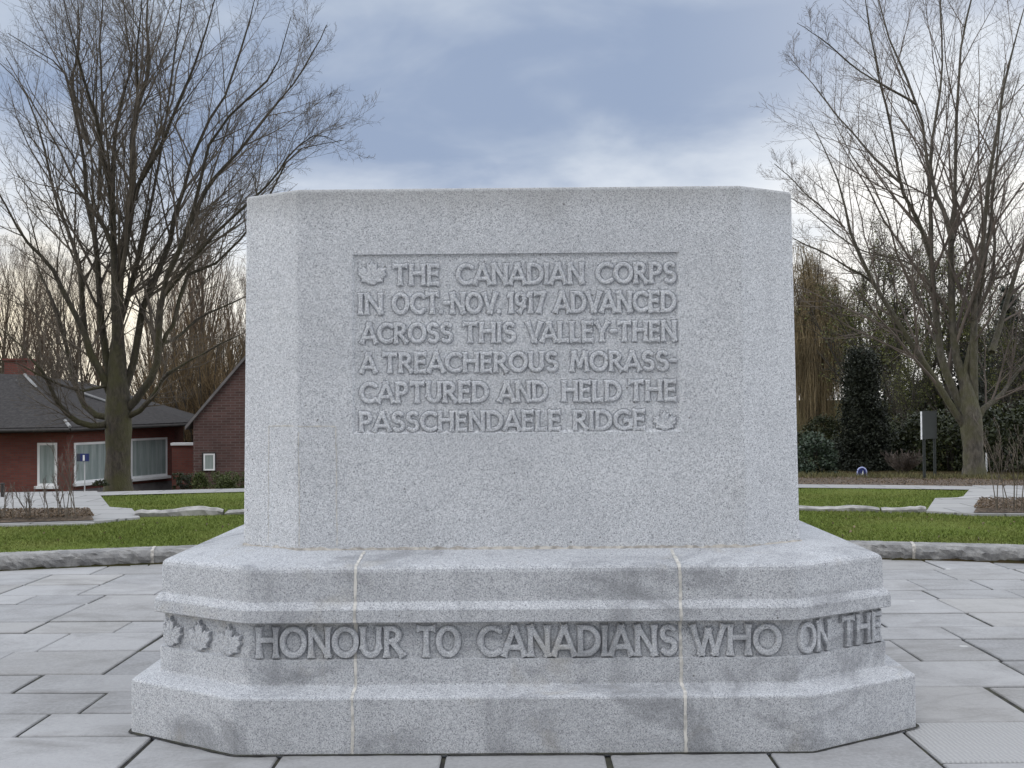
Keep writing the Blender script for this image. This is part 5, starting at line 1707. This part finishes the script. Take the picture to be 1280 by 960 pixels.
# the far wood that closes the view behind the memorial and beyond both picture edges: one mass
def far_wood():
    rng = np.random.default_rng(77); Vs, Qs, MI, off = [], [], [], 0
    mats = [M_poplar_grey, M_poplar, M_darkbark, M_leaf_spring]
    src = [(popA, 14.0, (0, 1)), (wdA, 8.0, (2, 2, 3)), (popB, 13.0, (0, 1)), (wdB, 7.0, (2, 2, 3))]
    spots = [(px, 62 + 9 * math.sin(px * 3.1)) for px in (-560, -470, -390, -320, -250, -180, -110, 330, 372, 415, 460, 505, 550, 596, 640, 688, 735, 780, 828, 872, 918, 962, 1350, 1410, 1480, 1560, 1650, 1760)]
    spots += [(px + rng.uniform(-14, 14), Y + rng.uniform(-9, 9)) for px, Y in spots if 350 < px < 940 or px < 0]
    for i, (px, Y) in enumerate(spots):
        pr, h, mm = src[(0, 2)[i % 2]] if px < 600 else src[(1, 3)[i % 2]]
        p = at_y(px, 560, Y); z0 = -2.0 if px < 600 else 0.0
        s = ((at_y(640, 335, Y)[2] - z0) / h) * rng.uniform(0.8, 1.0); a = rng.uniform(0, 6.28)
        for ch in pr.children:
            me = ch.data; mi = mats.index(me.materials[0]); v = np.empty(len(me.vertices) * 3, np.float32); me.vertices.foreach_get('co', v); v = v.reshape(-1, 3) * s
            q = np.empty(len(me.loops), np.int32); me.loops.foreach_get('vertex_index', q); q = q.reshape(-1, 4)
            w = np.stack([v[:, 0] * math.cos(a) - v[:, 1] * math.sin(a) + p[0], v[:, 0] * math.sin(a) + v[:, 1] * math.cos(a) + Y, v[:, 2] + z0], -1)
            Vs.append(w); Qs.append(q + off); off += len(w); MI.append(np.full(len(q), mi))
    o = mesh_np('far_wood', np.concatenate(Vs), quads=np.concatenate(Qs), mats=mats, kind='stuff', mat_idx=np.concatenate(MI))
    o['label'] = 'bare distant wood closing the view beyond the memorial'; o['category'] = 'wood'


far_wood()
# pale dry shrub left of the board
dry = proto_thicket('dry_shrub', 410, 0.40, 0.42, M_twig_right, 40)
p = at_y(1128, 596, 21.0); dry.location = (p[0], 21.0, 0.2); dry['label'] = 'low dry brown shrub between the yew and the information board'; dry['category'] = 'shrub'

# clipped hedges and bushes at the houses
def on_ground(px, Y):
    p = at_y(px, 600, Y); return (p[0], Y, float(terrain(np.array(p[0]), np.array(Y))))


def hedge(px, Y, y_top, w, d, label, mat, seed, shape='box', name='hedge'):
    p = on_ground(px, Y); zt = at_y(px, y_top, Y)[2]
    leaf_bush(name, label, 'hedge' if shape == 'box' else 'shrub', p, (w, d, zt - p[2]), mat, 15000, 0.019, seed, shape, None, 4, 0.1)


hedge(231, 30.0, 591.5, 0.24, 0.35, 'dark clipped hedge at the corner of the bungalow', M_leaf_ivy, 711)
hedge(250, 29.6, 592.0, 0.30, 0.30, 'rounded lighter green bush between two clipped hedges', M_leaf_hedge, 712, 'dome', 'round_bush')
hedge(284, 30.2, 590.5, 0.50, 0.35, 'long clipped hedge below the small barn window', M_leaf_hedge, 713)
hedge(282, 28.5, 598.5, 0.36, 0.30, 'low bright green bush in front of the long clipped hedge', M_leaf_hedge, 714, 'dome', 'round_bush')
pq = at_y(126, 612, 19.3)
leaf_bush('low_shrub', 'small dark shrub in the bed left of the mossy trunk', 'shrub', (pq[0], 19.3, 0.2), (0.13, 0.12, 0.11), M_leaf_ivy, 500, 0.016, 715)

# thin multi-stemmed saplings in the two beds
def sapling(px, py, Y_hint, hgt, nst, seed, label, Z=0.26):
    rng = np.random.default_rng(seed); b = at_z(px, py, Z)
    root = thing('sapling', label, 'sapling', tuple(b), 0, 'thin bare saplings in the beds')
    n = 7; s = np.linspace(0, 1, n)
    d = rng.normal(0, 0.12, (nst, 2)) * hgt; st = rng.normal(0, 0.06, (nst, 2))
    P = np.zeros((nst, n, 3))
    P[..., 0] = st[:, :1] + d[:, :1] * s ** 1.3; P[..., 1] = st[:, 1:] + d[:, 1:] * s ** 1.3; P[..., 2] = hgt * rng.uniform(0.7, 1.0, (nst, 1)) * s - 0.02
    P += np.cumsum(rng.normal(0, 0.012, P.shape), 1) * s[None, :, None]
    Rr = 0.0075 * (1 - 0.7 * s)[None] * rng.uniform(0.7, 1.2, (nst, 1))
    v, q = tubes(P, Rr, 5); mesh_np('stems', v, quads=q, mats=[M_twig], parent=root, world=False)
    b1, r1 = sprout(P, Rr, 9, rng, 0.3, 1.0, 0.3, 32, 0.5, 4, 0.04, 0.6, 0.003)
    b2, r2 = sprout(b1, r1, 3, rng, 0.3, 1.0, 0.4, 35, 0.4, 3, 0.04, 0.6, 0.0026)
    V, Q = cat_tubes([tubes(b1, r1, 3), tubes(b2, r2, 3)])
    mesh_np('twigs', V, quads=Q, mats=[M_twig_right], parent=root, world=False)


sapling(7, 646, 0, 0.42, 4, 901, 'short bare sapling at the left picture edge, leftmost in its bed')
sapling(35, 646, 0, 0.45, 5, 902, 'short bare sapling in front of the narrow bungalow window, second from the picture edge')
sapling(63, 645, 0, 0.50, 5, 903, 'bare sapling third in the left bed, one from the bed end')
sapling(86, 645, 0, 0.95, 5, 904, 'taller bare sapling at the inner end of the left bed')
sapling(1249, 636, 0, 1.15, 4, 905, 'bare sapling at the inner end of the right bed')
sapling(1274, 637, 0, 1.0, 5, 906, 'bare sapling at the right picture edge in the right bed')


# fallen leaves on the beds
def litter(name, label, fn, n, seed, size=0.013):
    rng = np.random.default_rng(seed); P = fn(rng, n)
    v, q = leafcards(P, size, rng, 0.0)
    o = mesh_np(name, v, quads=q, mats=[M_leaf_dead], kind='stuff'); o['label'] = label; o['category'] = 'leaf litter'


def lit_ring(rng, n):
    a = np.radians(rng.uniform(-27, 26, n)); r_ = rng.uniform(R4 + 0.05, 25.5, n); x = PC[0] + r_ * np.sin(a); y = PC[1] + r_ * np.cos(a)
    return np.stack([x, y, soil_z(r_, x, y) + rng.uniform(0.0, 0.02, n)], -1)


def lit_bed(P):
    def f(rng, n):
        u, v = rng.uniform(0, 1, (n, 1)), rng.uniform(0.02, 0.98, (n, 1))
        p = (P[0] * (1 - u) + P[1] * u) * (1 - v) + (P[3] * (1 - u) + P[2] * u) * v
        p[:, 2] = 0.205 + 0.05 + rng.uniform(0, 0.02, n); return p
    return f


litter('leaf_litter', 'brown fallen leaves on the long bed beyond the ring path', lit_ring, 20000, 61)
litter('leaf_litter', 'brown bark and leaves on the bed by the left path', lit_bed(LB), 6000, 62)
litter('leaf_litter', 'brown bark and leaves on the bed by the right path', lit_bed(RB), 4000, 63)
def lit_lawn(r0, r1):
    def f(rng, n):
        a = np.radians(rng.uniform(-27, 26, n)); r_ = rng.uniform(r0, r1, n); x = PC[0] + r_ * np.sin(a); y = PC[1] + r_ * np.cos(a)
        return np.stack([x, y, zlawn(r_) + rng.uniform(0.015, 0.035, n)], -1)
    return f


litter('fallen_leaves', 'scattered yellow-brown leaves on the ring lawn', lit_lawn(16.4, 19.0), 260, 64, 0.018)
# rough grass fringe along the back of the right bed
def fringe():
    rng = np.random.default_rng(71); n = 9000
    a = np.radians(rng.uniform(7, 27, n)); r_ = rng.normal(25.3, 0.25, n); x = PC[0] + r_ * np.sin(a); y = PC[1] + r_ * np.cos(a)
    h = rng.uniform(0.03, 0.12, n); w = rng.uniform(0.005, 0.010, n); th_ = rng.uniform(0, 6.28, n); ln = rng.normal(0, 0.4, (n, 2)) * h[:, None]; z = 0.19 + 0 * x
    V = np.zeros((n, 3, 3))
    V[:, 0] = np.stack([x - w * np.cos(th_), y - w * np.sin(th_), z], -1); V[:, 1] = np.stack([x + w * np.cos(th_), y + w * np.sin(th_), z], -1)
    V[:, 2] = np.stack([x + ln[:, 0], y + ln[:, 1], z + h], -1)
    o = mesh_np('rough_grass', V.reshape(-1, 3), tris=np.arange(3 * n).reshape(-1, 3), mats=[M_roughgrass], kind='stuff')
    o['label'] = 'rough yellowish grass fringe at the edge of the wood'; o['category'] = 'grass'


fringe()

# ------------------------------------------------------------------ small furniture
# blue information sign on a thin pole, left
Y = 19.2; sp_ = at_y(105, 613, Y)
sg = thing('information_sign', 'small dark blue sign with a white stroke on a thin pole before the bungalow window', 'sign', (sp_[0], Y, 0.2))
m = MB(); zt = at_y(105, 567, Y)[2]; m.tube([(sp_[0], Y + 0.03, 0.1), (sp_[0], Y + 0.03, zt - 0.01)], [0.012, 0.012], 8); m.build('pole', M_greypole, sg)
x0, x1, x2 = (at_y(q, 572, Y)[0] for q in (96, 100.6, 111.2)); z0, z1 = at_y(104, 576.7, Y)[2], at_y(104, 567, Y)[2]
m = MB(); m.box(x0, x1 - 0.001, Y - 0.012, Y + 0.012, z0, z1); m.build('side_plate', M_navy, sg)
m = MB(); m.box(x1 + 0.001, x2, Y - 0.014, Y + 0.012, z0, z1); pn = m.build('plate', M_blue, sg)
xa, xb = at_y(104, 572, Y)[0], at_y(106.3, 572, Y)[0]
m = MB(); m.box(xa, xb, Y - 0.018, Y - 0.0142, z0 + 0.012, z1 - 0.025); m.build('white_stroke', M_white, pn)

# information board on two posts, right
Y = 19.7; bp = at_y(1156.5, 598, Y)
bd = thing('information_board', 'tall dark green board with pale metal edge on two posts before the wood', 'information board', (bp[0], Y, 0.2))
zt, zl = at_y(1156, 514.5, Y)[2], at_y(1156, 549, Y)[2]
ang_ = R(40)
pA = at_y(1151.5, 530, Y); wB = 0.50
cb = (pA[0] + 0.5 * wB * math.cos(ang_), Y + 0.5 * wB * math.sin(ang_), 0)
m = MB(); m.box(-wB / 2 + 0.012, wB / 2, -0.010, 0.010, zl, zt - 0.004, ang_, cb); m.build('panel', M_green_metal, bd)
m = MB(); m.box(-wB / 2 - 0.004, -wB / 2 + 0.011, -0.012, 0.012, zl - 0.005, zt, ang_, cb); m.build('edge_profile', M_alu, bd)
m = MB(); m.box(-wB / 2 + 0.012, wB / 2, -0.013, 0.013, zt - 0.003, zt + 0.012, ang_, cb); m.build('cap_profile', M_green_metal, bd)
for t_ in (-0.34, 0.36):
    px_, py_ = cb[0] + wB * t_ * math.cos(ang_), cb[1] + wB * t_ * math.sin(ang_)
    m = MB(); m.tube([(px_, py_, 0.05), (px_, py_, zl - 0.002)], [0.026, 0.026], 10); m.build('post', M_green_metal, bd)

# small blue half-round marker with a pale rim
Y = 20.3; q = at_y(1077.5, 594, Y); rm = 5.6 * Y / F_PX
mk = thing('arched_marker', 'tiny blue arched marker with a pale rim standing at the foot of the yew', 'marker', (q[0], Y, q[2]))
m = MB(); n = 16; zz = at_y(1077.5, 590, Y)[2]
arcp = [(q[0] + rm * 0.80 * math.cos(math.pi * i / n), zz + rm * 0.80 * math.sin(math.pi * i / n)) for i in range(n + 1)]
ol = [(q[0] + rm * 0.80, q[2] - 0.06)] + arcp + [(q[0] - rm * 0.80, q[2] - 0.06)]
k = len(ol)
m.add([(x, Y - 0.02, z) for x, z in ol] + [(x, Y + 0.03, z) for x, z in ol], [tuple(range(k))[::-1], tuple(range(k, 2 * k))] + [(i, (i + 1) % k, (i + 1) % k + k, i + k) for i in range(k)])
m.build('plate', M_blue, mk)
m = MB(); m.tube([(q[0] + rm, Y, q[2] - 0.05)] + [(q[0] + rm * math.cos(math.pi * i / n), Y, zz + rm * math.sin(math.pi * i / n)) for i in range(n + 1)] + [(q[0] - rm, Y, q[2] - 0.05)], [0.013] * (n + 3), 8)
m.build('rim', M_paleblue, mk)
m = MB(); m.add([(q[0] - 0.016, Y - 0.026, zz - 0.05), (q[0] + 0.028, Y - 0.026, zz - 0.05), (q[0] + 0.012, Y - 0.026, zz + 0.03), (q[0] - 0.016, Y - 0.021, zz - 0.05), (q[0] + 0.028, Y - 0.021, zz - 0.05), (q[0] + 0.012, Y - 0.021, zz + 0.03)],
             [(0, 1, 2), (5, 4, 3), (0, 3, 4, 1), (1, 4, 5, 2), (2, 5, 3, 0)])
m.build('white_emblem', M_white, mk)

# short dark bollard at the left picture edge, pale post behind the right trunk
q = at_y(3.2, 617, 17.2)
bo = thing('bollard', 'short dark bollard at the left picture edge in front of the bungalow wall', 'bollard', (q[0], 17.2, 0.2))
zt = at_y(3, 603.5, 17.2)[2]
m = MB(); m.tube([(q[0], 17.2, 0.18), (q[0], 17.2, zt - 0.03)], [0.03, 0.03], 10); m.build('shaft', M_darkslot, bo)
m = MB(); m.tube([(q[0], 17.2, zt - 0.028), (q[0], 17.2, zt - 0.01), (q[0], 17.2, zt)], [0.036, 0.036, 0.02], 10); m.build('cap', M_darkslot, bo)
q = at_y(1233.5, 592, 21.8)
po = MB(); po.tube([(q[0], 21.8, 0.15), (q[0], 21.8, at_y(1233, 566, 21.8)[2])], [0.022, 0.020], 8)
tag(po.build('pale_post', M_white), 'thin pale post standing just behind the forked bare trunk', 'post')

# drop helper meshes with no label
for o in list(scene.objects):
    if o.type == 'EMPTY' and not o.get('label'):
        o['label'] = o.name.replace('_', ' ')
